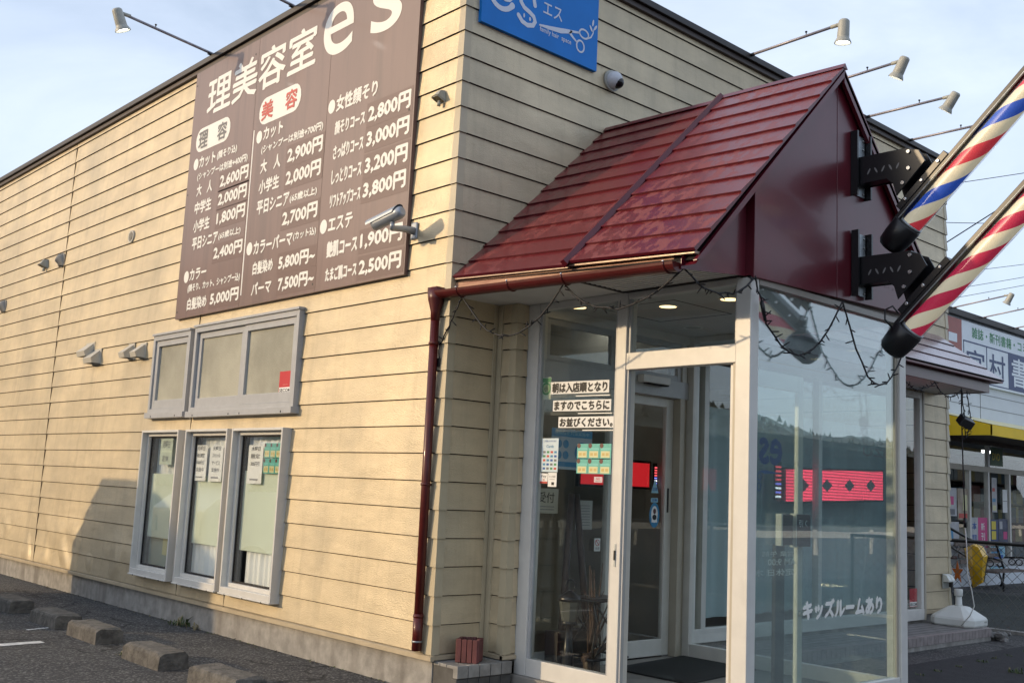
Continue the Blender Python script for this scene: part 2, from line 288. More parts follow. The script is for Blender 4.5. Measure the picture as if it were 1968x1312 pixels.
stripe1 = stripe_mat('stripe_red_blue', [(0.0, cream), (0.25, (0.60, 0.03, 0.05)), (0.5, cream), (0.75, (0.01, 0.08, 0.48))], 0.22)
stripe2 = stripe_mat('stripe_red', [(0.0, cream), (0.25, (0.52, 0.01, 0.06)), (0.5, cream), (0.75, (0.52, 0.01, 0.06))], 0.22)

# ------------------------------------------------------------------ object helpers
def tag(o, label=None, cat=None, group=None, kind=None):
    if label: o['label'] = label
    if cat: o['category'] = cat
    if group: o['group'] = group
    if kind: o['kind'] = kind
    return o
def thing(name, label, cat, loc=(0, 0, 0), group=None):
    o = bpy.data.objects.new(name, None); COL.objects.link(o); o.location = loc; o.empty_display_size = 0.1
    return tag(o, label, cat, group)
def base_of(o):
    p = V((0, 0, 0))
    while o: p += o.location; o = o.parent
    return p

class MB:
    def __init__(s): s.v = []; s.f = []; s.m = []; s.sm = []; s.mats = []; s.uv = {}
    def mi(s, m):
        if m not in s.mats: s.mats.append(m)
        return s.mats.index(m)
    def poly(s, pts, m, smooth=False):
        i = len(s.v); s.v += [V(p) for p in pts]; s.f.append(list(range(i, i + len(pts)))); s.m.append(s.mi(m)); s.sm.append(smooth); return s
    def box(s, a, b, m):
        x0, y0, z0 = (min(a[i], b[i]) for i in range(3)); x1, y1, z1 = (max(a[i], b[i]) for i in range(3))
        i = len(s.v); s.v += [V(p) for p in ((x0, y0, z0), (x1, y0, z0), (x1, y1, z0), (x0, y1, z0), (x0, y0, z1), (x1, y0, z1), (x1, y1, z1), (x0, y1, z1))]
        for f in ((0, 3, 2, 1), (4, 5, 6, 7), (0, 1, 5, 4), (1, 2, 6, 5), (2, 3, 7, 6), (3, 0, 4, 7)):
            s.f.append([i + k for k in f]); s.m.append(s.mi(m)); s.sm.append(False)
        return s
    def obox(s, c, ax, ay, az, m):           # centre and three half-axis vectors
        c, ax, ay, az = V(c), V(ax), V(ay), V(az); i = len(s.v)
        s.v += [c - ax - ay - az, c + ax - ay - az, c + ax + ay - az, c - ax + ay - az, c - ax - ay + az, c + ax - ay + az, c + ax + ay + az, c - ax + ay + az]
        for f in ((0, 3, 2, 1), (4, 5, 6, 7), (0, 1, 5, 4), (1, 2, 6, 5), (2, 3, 7, 6), (3, 0, 4, 7)):
            s.f.append([i + k for k in f]); s.m.append(s.mi(m)); s.sm.append(False)
        return s
    def prism(s, pts, ext, m, msides=None):
        ext = V(ext); n = len(pts); i = len(s.v); s.v += [V(p) for p in pts] + [V(p) + ext for p in pts]
        s.f.append([i + k for k in range(n)]); s.m.append(s.mi(m)); s.sm.append(False)
        s.f.append([i + n + k for k in reversed(range(n))]); s.m.append(s.mi(m)); s.sm.append(False)
        for k in range(n):
            j = (k + 1) % n; s.f.append([i + k, i + n + k, i + n + j, i + j]); s.m.append(s.mi(msides or m)); s.sm.append(False)
        return s
    def tube(s, pts, r, m, seg=8, cap=True, smooth=True):
        pts = [V(p) for p in pts]; n = len(pts); rs = r if isinstance(r, (list, tuple)) else [r] * n
        i0 = len(s.v); d0 = (pts[1] - pts[0]).normalized(); a = d0.orthogonal().normalized()
        for k in range(n):
            d = (pts[min(k + 1, n - 1)] - pts[max(k - 1, 0)])
            d = d.normalized() if d.length > 1e-9 else d0
            a = (a - d * a.dot(d)); a = a.normalized() if a.length > 1e-6 else d.orthogonal().normalized(); b = d.cross(a)
            for q in range(seg):
                t = 2 * math.pi * q / seg; s.v.append(pts[k] + (a * math.cos(t) + b * math.sin(t)) * rs[k])
        for k in range(n - 1):
            for q in range(seg):
                q2 = (q + 1) % seg; s.f.append([i0 + k * seg + q, i0 + k * seg + q2, i0 + (k + 1) * seg + q2, i0 + (k + 1) * seg + q]); s.m.append(s.mi(m)); s.sm.append(smooth)
        if cap:
            s.f.append([i0 + q for q in reversed(range(seg))]); s.m.append(s.mi(m)); s.sm.append(False)
            s.f.append([i0 + (n - 1) * seg + q for q in range(seg)]); s.m.append(s.mi(m)); s.sm.append(False)
        return s
    def disc(s, c, nrm, r, m, seg=24, ax=None, ry=None):
        c, nrm = V(c), V(nrm).normalized(); a = V(ax).normalized() if ax else nrm.orthogonal().normalized(); b = nrm.cross(a); ry = ry or r
        return s.poly([c + a * r * math.cos(2 * math.pi * k / seg) + b * ry * math.sin(2 * math.pi * k / seg) for k in range(seg)], m)
    def ball(s, c, r, m, nu=16, nv=10, half=None):
        c = V(c); r = (r, r, r) if not isinstance(r, (tuple, list)) else r; i0 = len(s.v)
        for a in range(nv + 1):
            th = math.pi * a / nv
            for q in range(nu):
                ph = 2 * math.pi * q / nu; s.v.append(c + V((r[0] * math.sin(th) * math.cos(ph), r[1] * math.sin(th) * math.sin(ph), r[2] * math.cos(th))))
        for a in range(nv):
            for q in range(nu):
                q2 = (q + 1) % nu; s.f.append([i0 + a * nu + q, i0 + (a + 1) * nu + q, i0 + (a + 1) * nu + q2, i0 + a * nu + q2]); s.m.append(s.mi(m)); s.sm.append(True)
        return s
    def btext(s, body, P, U, Vd, W, H, m, d, lift=0.0, res=2):
        U, Vd, P = V(U).normalized(), V(Vd).normalized(), V(P)
        for k, (a, b) in enumerate(((0, 0), (1, .35), (-1, -.35), (.35, 1), (-.35, -1))): s.text(body, P + U * d * a + Vd * d * b, U, Vd, W, H, m, 0.0, lift + .00022 * k, res)
        return s
    def text(s, body, P, U, Vd, W, H, m, bold=0.012, lift=0.0, res=2, shear=0.0):
        c = bpy.data.curves.new('t', 'FONT'); c.body = body; c.offset = bold; c.resolution_u = res; c.shear = shear
        o = bpy.data.objects.new('t', c); COL.objects.link(o)
        me = bpy.data.meshes.new_from_object(o.evaluated_get(bpy.context.evaluated_depsgraph_get()))
        bpy.data.objects.remove(o); bpy.data.curves.remove(c)
        xs = [p.co.x for p in me.vertices]; ys = [p.co.y for p in me.vertices]
        if xs:
            x0, x1, y0, y1 = min(xs), max(xs), min(ys), max(ys); U, Vd, P = V(U).normalized(), V(Vd).normalized(), V(P); n = U.cross(Vd)
            kx = W / max(1e-6, x1 - x0); ky = (H / max(1e-6, y1 - y0)) if H else kx
            i = len(s.v); s.v += [P + U * ((p.co.x - x0) * kx) + Vd * ((p.co.y - y0) * ky) + n * lift for p in me.vertices]
            for f in me.polygons: s.f.append([i + k for k in f.vertices]); s.m.append(s.mi(m)); s.sm.append(False)
        bpy.data.meshes.remove(me); return s
    def build(s, name, parent=None, bevel=0.0, seg=2, local=False):
        o0 = V((0, 0, 0)) if local else base_of(parent)
        me = bpy.data.meshes.new(name); me.from_pydata([tuple(p - o0) for p in s.v], [], s.f)
        for m in s.mats: me.materials.append(m)
        me.polygons.foreach_set('material_index', s.m); me.polygons.foreach_set('use_smooth', s.sm)
        if s.uv:
            u = me.uv_layers.new(name='UVMap')
            for fi, co_ in s.uv.items():
                for li, c in zip(me.polygons[fi].loop_indices, co_): u.data[li].uv = c
        me.update(); o = bpy.data.objects.new(name, me); COL.objects.link(o)
        if parent: o.parent = parent
        if bevel:
            b = o.modifiers.new('bevel', 'BEVEL'); b.width = bevel; b.segments = seg; b.limit_method = 'ANGLE'; b.angle_limit = R(40)
        return o

def frame_ring(mb, lo, hi, t, d0, d1, axis, m, tb=None, tt=None):
    """rectangular frame; lo/hi are (u,z) corners, t the width, d0..d1 the depth along the axis ('x': wall faces x, u=y; 'y': u=x)"""
    tb = tb or t; tt = tt or t
    def bx(u0, u1, z0, z1):
        if axis == 'x': mb.box((d0, u0, z0), (d1, u1, z1), m)
        else: mb.box((u0, d0, z0), (u1, d1, z1), m)
    bx(lo[0], lo[0] + t, lo[1], hi[1]); bx(hi[0] - t, hi[0], lo[1], hi[1])
    bx(lo[0] + t, hi[0] - t, lo[1], lo[1] + tb); bx(lo[0] + t, hi[0] - t, hi[1] - tt, hi[1])

P_ = 0.19
def siding_wall(mb, O, U, N, u0, u1, z0, z1, opens=(), seams=()):
    """lap siding on the plane through O spanned by U and z, facing N; opens are (ua,ub,za,zb)"""
    O, U, N = V(O), V(U), V(N)
    def pt(u, d, z): return O + U * u + N * d + V((0, 0, z))
    k = math.floor(z0 / P_ + 1e-6)
    while k * P_ < z1 - 1e-6:
        a, b = k * P_, (k + 1) * P_; k += 1
        lo, hi = max(a, z0), min(b, z1)
        cuts = sorted({lo, hi} | {z for o in opens for z in o[2:4] if lo < z < hi})
        def face_d(z): return 0.016 - 0.012 * (z - a) / P_
        for za, zb in zip(cuts, cuts[1:]):
            segs = [(u0, u1)]
            for o in opens:
                if o[2] < zb - 1e-6 and o[3] > za + 1e-6:
                    ns = []
                    for s0, s1 in segs:
                        if o[1] <= s0 or o[0] >= s1: ns.append((s0, s1)); continue
                        if o[0] > s0: ns.append((s0, o[0]))
                        if o[1] < s1: ns.append((o[1], s1))
                    segs = ns
            for s0, s1 in segs:
                zs = za
                if abs(za - a) < 1e-6:
                    zs = za + 0.0070
                    mb.poly([pt(s0, 0, za), pt(s1, 0, za), pt(s1, 0, zs), pt(s0, 0, zs)], joint)
                    mb.poly([pt(s0, 0, zs), pt(s1, 0, zs), pt(s1, face_d(zs), zs), pt(s0, face_d(zs), zs)], joint)
                    mb.poly([pt(s0, 0.004, za), pt(s1, 0.004, za), pt(s1, 0, za), pt(s0, 0, za)], joint)
                n = max(1, int((s1 - s0) / 0.6))
                mb.poly([pt(s0, face_d(zs), zs), pt(s1, face_d(zs), zs), pt(s1, face_d(zb), zb), pt(s0, face_d(zb), zb)], siding)
    for us, za, zb in seams:
        mb.obox(pt(us, 0.009, (za + zb) / 2), U * 0.0016, N * 0.0085, V((0, 0, (zb - za) / 2)), MATS['seam'])

# ------------------------------------------------------------------ ground
GZ = -0.25
g = MB(); g.poly([(-250, -250, GZ), (300, -250, GZ), (300, 300, GZ), (-250, 300, GZ)], asphalt)
tag(g.build('parking_lot'), kind='structure')
g = MB()
for a, b, c in (((-3.6, 2.99), (-1.38, 3.15), .07), ((-1.30, 3.84), (-1.10, 3.90), .03)):
    for k in range(6):
        t0, t1 = k / 6, (k + .93) / 6; w_ = c * random.uniform(.75, 1)
        p0 = V((a[0] + (b[0] - a[0]) * t0, a[1] + (b[1] - a[1]) * t0, GZ + .004)); p1 = V((a[0] + (b[0] - a[0]) * t1, a[1] + (b[1] - a[1]) * t1, GZ + .004))
        g.poly([p0 + V((0, -w_, 0)), p1 + V((0, -w_ * random.uniform(.7, 1.1), 0)), p1 + V((0, w_, 0)), p0 + V((0, w_ * random.uniform(.7, 1.1), 0))], paintwhite)
tag(g.build('parking_line'), kind='structure')
g = MB(); g.poly([(2.9, -2.3, GZ + .004), (9.0, -2.0, GZ + .004), (9.0, -1.05, GZ + .004), (2.9, -1.05, GZ + .004)], patchm)
tag(g.build('asphalt_patch'), kind='structure')
g = MB(); g.poly([(8.07, -9, GZ + .004), (13.6, -9, GZ + .004), (13.6, 2.9, GZ + .004), (8.07, 2.9, GZ + .004)], mat('yard_ground', (.020, .024, .021), .9, var=(3, .3), bump=(60, .8, .01)))
tag(g.build('yard_ground'), kind='structure')
g = MB(); g.poly([(-1.0, -1.6, GZ + .008), (.56, -2.3, GZ + .008), (.56, -.34, GZ + .008), (-.0, -.34, GZ + .008)], concrete)
tag(g.build('entrance_path'), kind='structure')

# ------------------------------------------------------------------ salon building
salon = thing('salon_building', 'cream lap-sided single-storey hair salon with flat dark brown roof edge', 'building', (3.8, 5, GZ))
W1, D1, H1 = 7.57, 14.0, 5.2
lows = [(1.97, 2.83, .13, 1.53), (2.915, 3.735, .13, 1.53), (3.885, 4.71, .13, 1.53)]
ups = [(1.895, 3.785, 1.665, 2.505), (3.872, 4.705, 1.672, 2.49)]
wl = MB()
hole = lambda r, t=.02: (r[0] + t, r[1] - t, r[2] + t, r[3] - t)
siding_wall(wl, (0, 0, 0), (0, 1, 0), (-1, 0, 0), 0, D1, 0, H1, [hole(r) for r in lows + ups], [(7.66, .0, 5.2), (3.80, .0, .13), (3.80, 1.53, 1.665), (3.80, 2.51, 2.63), (2.875, 0, .13)])
siding_wall(wl, (0, 0, 0), (1, 0, 0), (0, -1, 0), 0, .43, 0, 2.28)
siding_wall(wl, (0, 0, 0), (1, 0, 0), (0, -1, 0), 0, W1, 2.28, H1, [(2.52, 6.86, 2.2, 2.40), (.44, 2.5, 2.2, 2.42)])
siding_wall(wl, (0, 0, 0), (1, 0, 0), (0, -1, 0), 6.86, W1, 0, 2.28)
siding_wall(wl, (W1, 0, 0), (0, 1, 0), (1, 0, 0), 0, D1, 0, H1)
siding_wall(wl, (.46, 0, 0), (0, -1, 0), (-1, 0, 0), .02, .2, 0, 2.42)
siding_wall(wl, (.46, -.2, 0), (1, 0, 0), (0, -1, 0), 0, .10, 0, 2.42)
siding_wall(wl, (2.40, -.2, 0), (1, 0, 0), (0, -1, 0), 0, .10, 0, 2.42)
siding_wall(wl, (2.50, -.2, 0), (0, 1, 0), (1, 0, 0), 0, .18, 0, 2.42)
wl.box((.0, D1 - .1, 0), (W1, D1, H1), siding)
wl.build('wall', salon)
# corner caps: one bent piece per course
ct = MB()
def caps(cx, cy, sx, sy, z1):
    k = 0
    while k * P_ < z1:
        a, b = k * P_ + .002, min((k + 1) * P_ + .004, z1); k += 1
        d0, d1, t = .0205, .0085, .052
        for (p, q) in (((sx, 0), (0, sy)), ((0, sy), (sx, 0))):
            # face on one side: outward p, running along -q
            o0 = V((cx, cy, 0)); pv = V((p[0], p[1], 0)); qv = V((q[0], q[1], 0))
            A = o0 + pv * d0 + qv * d0 + V((0, 0, a)); B = o0 + pv * d0 - qv * t + V((0, 0, a)); Cc = o0 + pv * d1 - qv * t + V((0, 0, b)); Dd = o0 + pv * d1 + qv * d1 + V((0, 0, b))
            ct.poly([A, B, Cc, Dd], trimcream)
            ct.poly([A, B, B - pv * .018, o0 + V((0, 0, a))], joint); ct.poly([B, Cc, Cc - pv * .012, B - pv * .02], trimcream)
for a_ in ((0, 0, -1, -1, H1), (W1, 0, 1, -1, H1), (.46, -.2, -1, -1, 2.42), (2.5, -.2, 1, -1, 2.42)):
    ct = MB(); caps(*a_); ct.build('corner_trim', salon)
ct = MB()
ct.box((.405, -.008, 0), (.43, -.020, 2.42), trimcream); ct.box((.43, -.004, 0), (.458, -.012, 2.42), trimcream)
ct.box((.452, -.012, 0), (.442, -.04, 2.42), trimcream); ct.box((.456, -.04, 0), (.438, -.065, 2.42), trimcream)
ct.build('corner_trim', salon)
fo = MB(); fo.box((.012, .0, GZ - .3), (.25, D1, -.036), concrete); fo.box((2.4, .0, GZ - .3), (W1 - .01, .25, -.036), concrete); fo.box((W1 - .25, .25, GZ - .3), (W1 - .012, D1, -.036), concrete)
fo.build('foundation', salon)
fl = MB()
fl.prism([(0, -.03, .004), (-.030, -.03, -.006), (-.030, -.03, -.036), (0, -.03, -.036)], (0, 1.35, 0), flashing)
for a, b in ((1.322, 4.40), (4.402, 7.50), (7.502, D1)): fl.prism([(0, a, .004), (-.030, a, -.006), (-.030, a, -.036), (0, a, -.036)], (0, b - a, 0), flashing)
fl.prism([(0, 0, .003), (0, -.028, -.006), (0, -.028, -.03), (0, 0, -.03)], (.44, 0, 0), flashing)
fl.prism([(.46, -.0, .003), (.432, -.0, -.006), (.432, -.0, -.03), (.46, -.0, -.03)], (0, -.225, 0), flashing)
fl.prism([(.432, -.2, .003), (.432, -.228, -.006), (.432, -.228, -.03), (.432, -.2, -.03)], (.128, 0, 0), flashing)
fl.prism([(6.84, 0, .003), (6.84, -.028, -.006), (6.84, -.028, -.04), (6.84, 0, -.04)], (.75, 0, 0), flashing)
fl.build('base_flashing', salon)
rt = MB()
for (a, b) in (((-.075, -.075, 5.235), (W1 + .075, .14, 5.295)), ((-.075, .14, 5.235), (.14, D1, 5.295)), ((W1 - .14, .14, 5.235), (W1 + .075, D1, 5.295))): rt.box(a, b, roofbrown)
brown2 = mat('roof_brown_light', (0.045, 0.028, 0.023), 0.5)
for (a, b) in (((-.045, -.045, 5.185), (W1 + .045, .1, 5.2345)), ((-.045, .1, 5.185), (.1, D1, 5.2345)), ((W1 - .1, .1, 5.185), (W1 + .045, D1, 5.2345))): rt.box(a, b, brown2)
rt.box((.1, .1, 5.19), (W1 - .1, D1, 5.25), roofbrown)
rt.build('roof', salon, bevel=.004)
# interior shell
it = MB(); it.box((.16, .16, -.16), (W1 - .16, 8.0, -.12), roomfloor); it.box((.1, .1, 2.62), (W1 - .1, 8.0, 2.66), ceilm); it.box((.1, 8.0, -.12), (W1 - .1, 8.06, 2.62), roomwall)
it.box((.58, .04, -.12), (.64, 2.0, 2.62), roomwall); it.box((2.44, .04, -.12), (2.5, 1.6, 2.62), roomwall); it.box((.16, 1.88, -.12), (.58, 1.94, 2.62), roomwall)
it.box((.6, 2.6, -.12), (2.5, 2.65, 2.62), roomdark); it.box((1.9, 1.1, -.12), (2.44, 1.16, 2.3), roomwall)
it.build('interior', salon)
for k, (x, y) in enumerate(((1.0, 1.7), (2.1, .75), (4.0, 4.2), (5.6, 3.0))):
    t = MB(); t.box((x - .35, y - .03, 2.585), (x + .35, y + .03, 2.617), tube_l)
    o = t.build('ceiling_light', salon)

# left-wall windows
def panes_curtain(o, y0, y1, z0, z1, m, x): 
    b = MB(); b.box((x, y0, z0), (x + .006, y1, z1), m); return b.build('pane', o)
for i, r in enumerate(lows):
    y0, y1, z0, z1 = r; f = MB()
    frame_ring(f, (y0, z0), (y1, z1), .022, -.092, .03, 'x', alum, tb=.05)
    frame_ring(f, (y0 + .022, z0 + .05), (y1 - .022, z1 - .022), .034, -.038, .03, 'x', alum)
    frame_ring(f, (y0 + .060, z0 + .088), (y1 - .060, z1 - .060), .010, -.012, .03, 'x', darkgap)
    f.box((-.104, y0 - .006, z0 - .012), (-.0, y1 + .006, z0 + .0), alum)
    for yy in (y0 + .12, (y0 + y1) / 2, y1 - .12): f.box((-.107, yy - .006, z0 - .016), (-.098, yy + .006, z0 - .004), darkgap)
    o = f.build('window', salon, bevel=.003)
    panes_curtain(o, y0 + .058, y1 - .058, z0 + .086, z1 - .058, glassw, -.004)
for r, n in ((ups[0], 2), (ups[1], 1)):
    y0, y1, z0, z1 = r; f = MB()
    frame_ring(f, (y0, z0), (y1, z1), .045, -.06, .03, 'x', alumgrey, tb=.075, tt=.05)
    f.box((-.085, y0 - .012, z0 - .02), (-.0, y1 + .012, z0 + .035), alumgrey); f.box((-.075, y0 - .01, z1), (-.0, y1 + .01, z1 + .022), alumgrey)
    wd = (y1 - y0 - .09) / n
    for k in range(n):
        a = y0 + .045 + k * wd; frame_ring(f, (a + .004, z0 + .078), (a + wd - .004, z1 - .054), .055, -.042 + .012 * (k % 2), .02, 'x', alumgrey, tb=.085)
        for c in (a + .1, a + wd - .1): f.box((-.088, c - .006, z0 - .012), (-.084, c + .006, z0 + .004), darkgap)
    o = f.build('window', salon, bevel=.003)
    for k in range(n):
        a = y0 + .045 + k * wd; panes_curtain(o, a + .05, a + wd - .05, z0 + .15, z1 - .1, frost, -.016 + .004 * (k % 2))
# curtains and blinds behind the low windows
def lace(name, label, y0, y1, z0, z1, x, cat='curtain', m=curtain, group=None, amp=.018, n=60, axis='x'):
    b = MB(); i0 = 0
    for k in range(n):
        ta, tb_ = k / n, (k + 1) / n
        def p(t, z):
            u = y0 + (y1 - y0) * t; d = amp * (math.sin(t * 47) + .6 * math.sin(t * 23 + 1))
            return (x + d, u, z) if axis == 'x' else (u, x + d, z)
        b.poly([p(ta, z0), p(tb_, z0), p(tb_, z1), p(ta, z1)], m, True)
    return tag(b.build(name), label, cat, group)
gb = ('rightmost of the three', 'middle one of the three', 'leftmost of the three')
for i, r in enumerate(lows):
    y0, y1, z0, z1 = r
    b = MB(); b.box((.030, y0 + .05, z0 + (.36 if i else .36)), (.034, y1 - .05, z1 - (.42 if i else .36)), blind)
    tag(b.build('roller_blind'), 'pale green blind inside the low window, ' + gb[i], 'blind', 'pale blinds in the low windows')
    if i < 2:
        lace('lace_curtain', 'white lace curtain below the green blind, low window ' + gb[i], y0 + .04, y1 - (.16 if i == 0 else .05), z0 + .03, z0 + .52, .062, amp=.010, group='lace curtains in the low windows')
        lace('lace_curtain', 'sheer curtain above the green blind, low window ' + gb[i], y0 + .04, y1 - .04, z0 + .9, z1 - .03, .075, amp=.012, group='lace curtains in the low windows')
    else:
        b = MB(); b.box((.07, y0 + .05, z0 + .05), (.075, y1 - .05, z0 + .62), mat('pale_teal_board', (.36, .42, .38), .7)); b.box((.06, y0 + .2, z0 + .2), (.0695, y0 + .45, z0 + .5), cardy)
        tag(b.build('display_board'), 'pale teal board with a yellowish square behind the low window furthest from the corner', 'board')
    if i == 2: lace('lace_curtain', 'sheer curtain behind the display board in the low window furthest from the corner', y0 + .04, y1 - .04, z0 + .03, z1 - .03, .085, amp=.012, group='lace curtains in the low windows')
    b = MB(); b.box((.35, y0 - .03, 0), (.36, y1 + .03, 1.7), roomdark); tag(b.build('dark_screen'), 'dark partition standing inside the low window, ' + gb[i], 'screen', 'dark partitions behind the low windows')
# notices in the low windows
def notice(name, label, cat, P, U, W, H, lines, bg_=paper, edge=None, group=None, th=.0015):
    U = V(U).normalized(); Z = V((0, 0, 1)); n = U.cross(Z); P = V(P); b = MB()
    b.obox(P + U * W / 2 + Z * H / 2 - n * th / 2, U * W / 2, Z * H / 2, n * th / 2, bg_)
    for (s_, u, v, ww, hh, m) in lines:
        if s_ is None: b.poly([P + U * u + Z * v + n * .0007, P + U * (u + ww) + Z * v + n * .0007, P + U * (u + ww) + Z * (v + hh) + n * .0007, P + U * u + Z * (v + hh) + n * .0007], m)
        else: b.text(s_, P + U * u + Z * v, U, Z, ww, hh, m, bold=.01, lift=.0012)
    return tag(b.build(name), label, cat, group)
YN = V((0, -1, 0))
notice('window_notice', 'pair of faint pale green cards taped high inside the low window furthest from the corner', 'notice', (.006, 4.46, 1.20), YN, .27, .26,
       [(None, .0, .12, .27, .02, blind), ('月曜日', .05, .16, .16, .07, inkgrey), ('定休', .06, .03, .14, .06, inkgrey)], papergreen)
for y, lab, ls in ((3.70, 'white notice of four text lines inside the middle low window, left sheet', ('月曜日', '毎日限定', '1000円引', '実施中')),
                   (3.395, 'white notice tilted with text lines inside the middle low window, right sheet', ('火曜日', 'スペシャル', 'サービス', '実施中')),
                   (2.68, 'white notice of three text lines beside teal cards inside the low window nearest the downpipe', ('水曜日', '限定', '300円引'))):
    ls_ = [(t, .05, .30 - .065 * k - .02, .15, .04, ink if k < 3 else inkgrey) for k, t in enumerate(ls)]
    notice('window_notice', lab, 'notice', (.006, y, 1.06), YN, .25, .33, ls_ + [(None, .05, .03, .14, .012, inkgrey)], group='paper notices in the low windows')
def card_sheet(name, label, P, U, W, H, lift=0.0):
    U = V(U).normalized(); Z = V((0, 0, 1)); n = U.cross(Z); P = V(P) + n * lift; b = MB(); cw, ch = W / 3, H / 2
    for i in range(3):
        for j in range(2):
            q = P + U * (cw * i) + Z * (ch * j); g_ = .003
            def rect(u0, u1, v0, v1, m, l): b.poly([q + U * u0 + Z * v0 + n * l, q + U * u1 + Z * v0 + n * l, q + U * u1 + Z * v1 + n * l, q + U * u0 + Z * v1 + n * l], m)
            b.obox(q + U * (cw / 2) + Z * (ch / 2) - n * .0008, U * (cw / 2 - g_ * .4), Z * (ch / 2 - g_), n * .0007, teal)
            rect(cw * .12, cw * .88, ch * .08, ch * .50, cardy, .0007)
            rect(cw * .12, cw * .95, ch * .56, ch * .70, mat('c', (.16, .50, .45), .5) if 'card_mid' not in MATS else MATS['card_mid'], .0007)
            b.disc(q + U * cw * .17 + Z * ch * .84 + n * .001, n, cw * .16, skin, 12)
            for k in range(2): rect(cw * (.2 + .34 * k), cw * (.44 + .34 * k), ch * .2, ch * .38, mat('o', (.55, .33, .10), .6) if 'card_orange' not in MATS else MATS['card_orange'], .0012)
    return tag(b.build(name), label, 'poster')
mat('card_mid', (.16, .50, .45), .5); mat('card_orange', (.55, .42, .16), .6)
card_sheet('coupon_sheet', 'six teal and yellow coupon cards in the low window nearest the downpipe', (.006, 2.415, 1.15), YN, .29, .26)
# security stickers
def security_sticker(label, P, U, W, H):
    U = V(U).normalized(); Z = V((0, 0, 1)); n = U.cross(Z); P = V(P); b = MB()
    b.obox(P + U * W / 2 + Z * H / 2, U * W / 2, Z * H / 2, n * .0006, inkred if False else MATS['sticker_red'])
    b.poly([P + U * .006 + Z * .006 + n * .001, P + U * (W - .006) + Z * .006 + n * .001, P + U * (W - .006) + Z * (H * .27) + n * .001, P + U * .006 + Z * (H * .27) + n * .001], paper)
    b.text('SECOM', P + U * .012 + Z * H * .06, U, Z, W - .024, H * .15, ink, bold=.03, lift=.0016)
    b.text('Security by', P + U * W * .3 + Z * H * .36, U, Z, W * .4, H * .05, MATS['ink_pale'], bold=.0, lift=.0013)
    return tag(b.build('security_sticker'), label, 'sticker', 'red security stickers')
mat('sticker_red', (.50, .018, .03), .4); mat('ink_pale', (.7, .4, .35), .5)
security_sticker('red and white security sticker in the corner of the frosted upper window', (-.021, 2.205, 1.82), YN, .20, .185)
security_sticker('red and white security sticker low on the shop window glass near the outlet box', (6.61, .000, .045), (1, 0, 0), .17, .195)

# wall fittings
def vent_hood(label, y, z, w_=.19, h=.16, d=.12, m=None):
    m = m or MATS['vent_white']; t = thing('vent_hood', label, 'vent', (-.012, y, z), 'angular vent hoods on the sunlit wall'); b = MB(); a = w_ / 2
    X0 = -.012
    top = [(X0, y - a * .75, z + h / 2), (X0, y + a * .75, z + h / 2)]
    b.poly([top[0], top[1], (X0 - d, y + a, z - h * .15), (X0 - d, y - a, z - h * .15)], m)
    b.poly([(X0 - d, y + a, z - h * .15), (X0 - d, y - a, z - h * .15), (X0 - d * .85, y - a, z - h / 2), (X0 - d * .85, y + a, z - h / 2)], m)
    for s in (-1, 1):
        b.poly([(X0, y + s * a * .75, z + h / 2), (X0 - d, y + s * a, z - h * .15), (X0 - d * .85, y + s * a, z - h / 2), (X0, y + s * a, z - h / 2)], m)
    b.build('hood', t)
    b = MB(); b.box((X0 + .0, y - a - .006, z - h / 2 - .012), (X0 - .008, y + a + .006, z + h / 2 + .01), m); b.build('back_plate', t)
    b = MB(); b.box((X0 - .015, y - a * .8, z - h / 2 + .02), (X0 - d * .7, y + a * .8, z - h / 2 + .03), darkgap); b.build('grille', t)
mat('vent_white', (.50, .47, .40), .45); mat('vent_grey', (.22, .215, .20), .45)
vent_hood('upper one of the two overlapping pale vent hoods', 6.52, 2.475, .24, .16); vent_hood('lower one of the two overlapping pale vent hoods', 6.30, 2.385, .24, .16)
vent_hood('pale vent hood beside the grey window, further from its frame', 5.35, 2.385, .14, .15); vent_hood('pale vent hood beside the grey window, nearer its frame', 5.05, 2.372, .14, .15)
def dome_vent(label, y, z, r=.085):
    t = thing('dome_vent', label, 'vent', (-.012, y, z), 'grey half-dome vents'); b = MB(); n = 10
    for i in range(n):
        for j in range(6):
            def p(i_, j_):
                th = math.pi * i_ / n; ph = math.pi / 2 * j_ / 6
                return (-.012 - r * 1.05 * math.sin(ph) * (.35 + .65 * math.sin(th)), y + r * math.cos(th) * math.cos(ph) , z - r * .9 + r * 1.9 * math.sin(th) * math.cos(ph * .8))
            b.poly([p(i, j), p(i + 1, j), p(i + 1, j + 1), p(i, j + 1)], MATS['vent_grey'], True)
    b.build('dome', t); b = MB(); b.tube([(-.005, y, z), (-.02, y, z)], r * 1.1, MATS['vent_grey'], 20); b.build('collar', t)
dome_vent('grey half-dome vent next to the small wall lamp', 7.77, 3.70); dome_vent('grey half-dome vent at the far end of the wall, alone', 9.88, 3.32)
t = thing('round_vent', 'flat round louvred vent left of the brown price board', 'vent', (-.012, 5.64, 3.685)); b = MB()
b.tube([(-.004, 5.64, 3.685), (-.03, 5.64, 3.685)], .072, MATS['vent_white'], 24); b.build('rim', t); b = MB(); b.disc((-.0312, 5.64, 3.685), (-1, 0, 0), .052, darkgap)
for k in range(-3, 4): b.box((-.036, 5.64 - math.sqrt(.05 ** 2 - (k * .013) ** 2), 3.685 + k * .013 - .003), (-.031, 5.64 + math.sqrt(.05 ** 2 - (k * .013) ** 2), 3.685 + k * .013 + .002), MATS['vent_white'])
b.build('louvre', t)
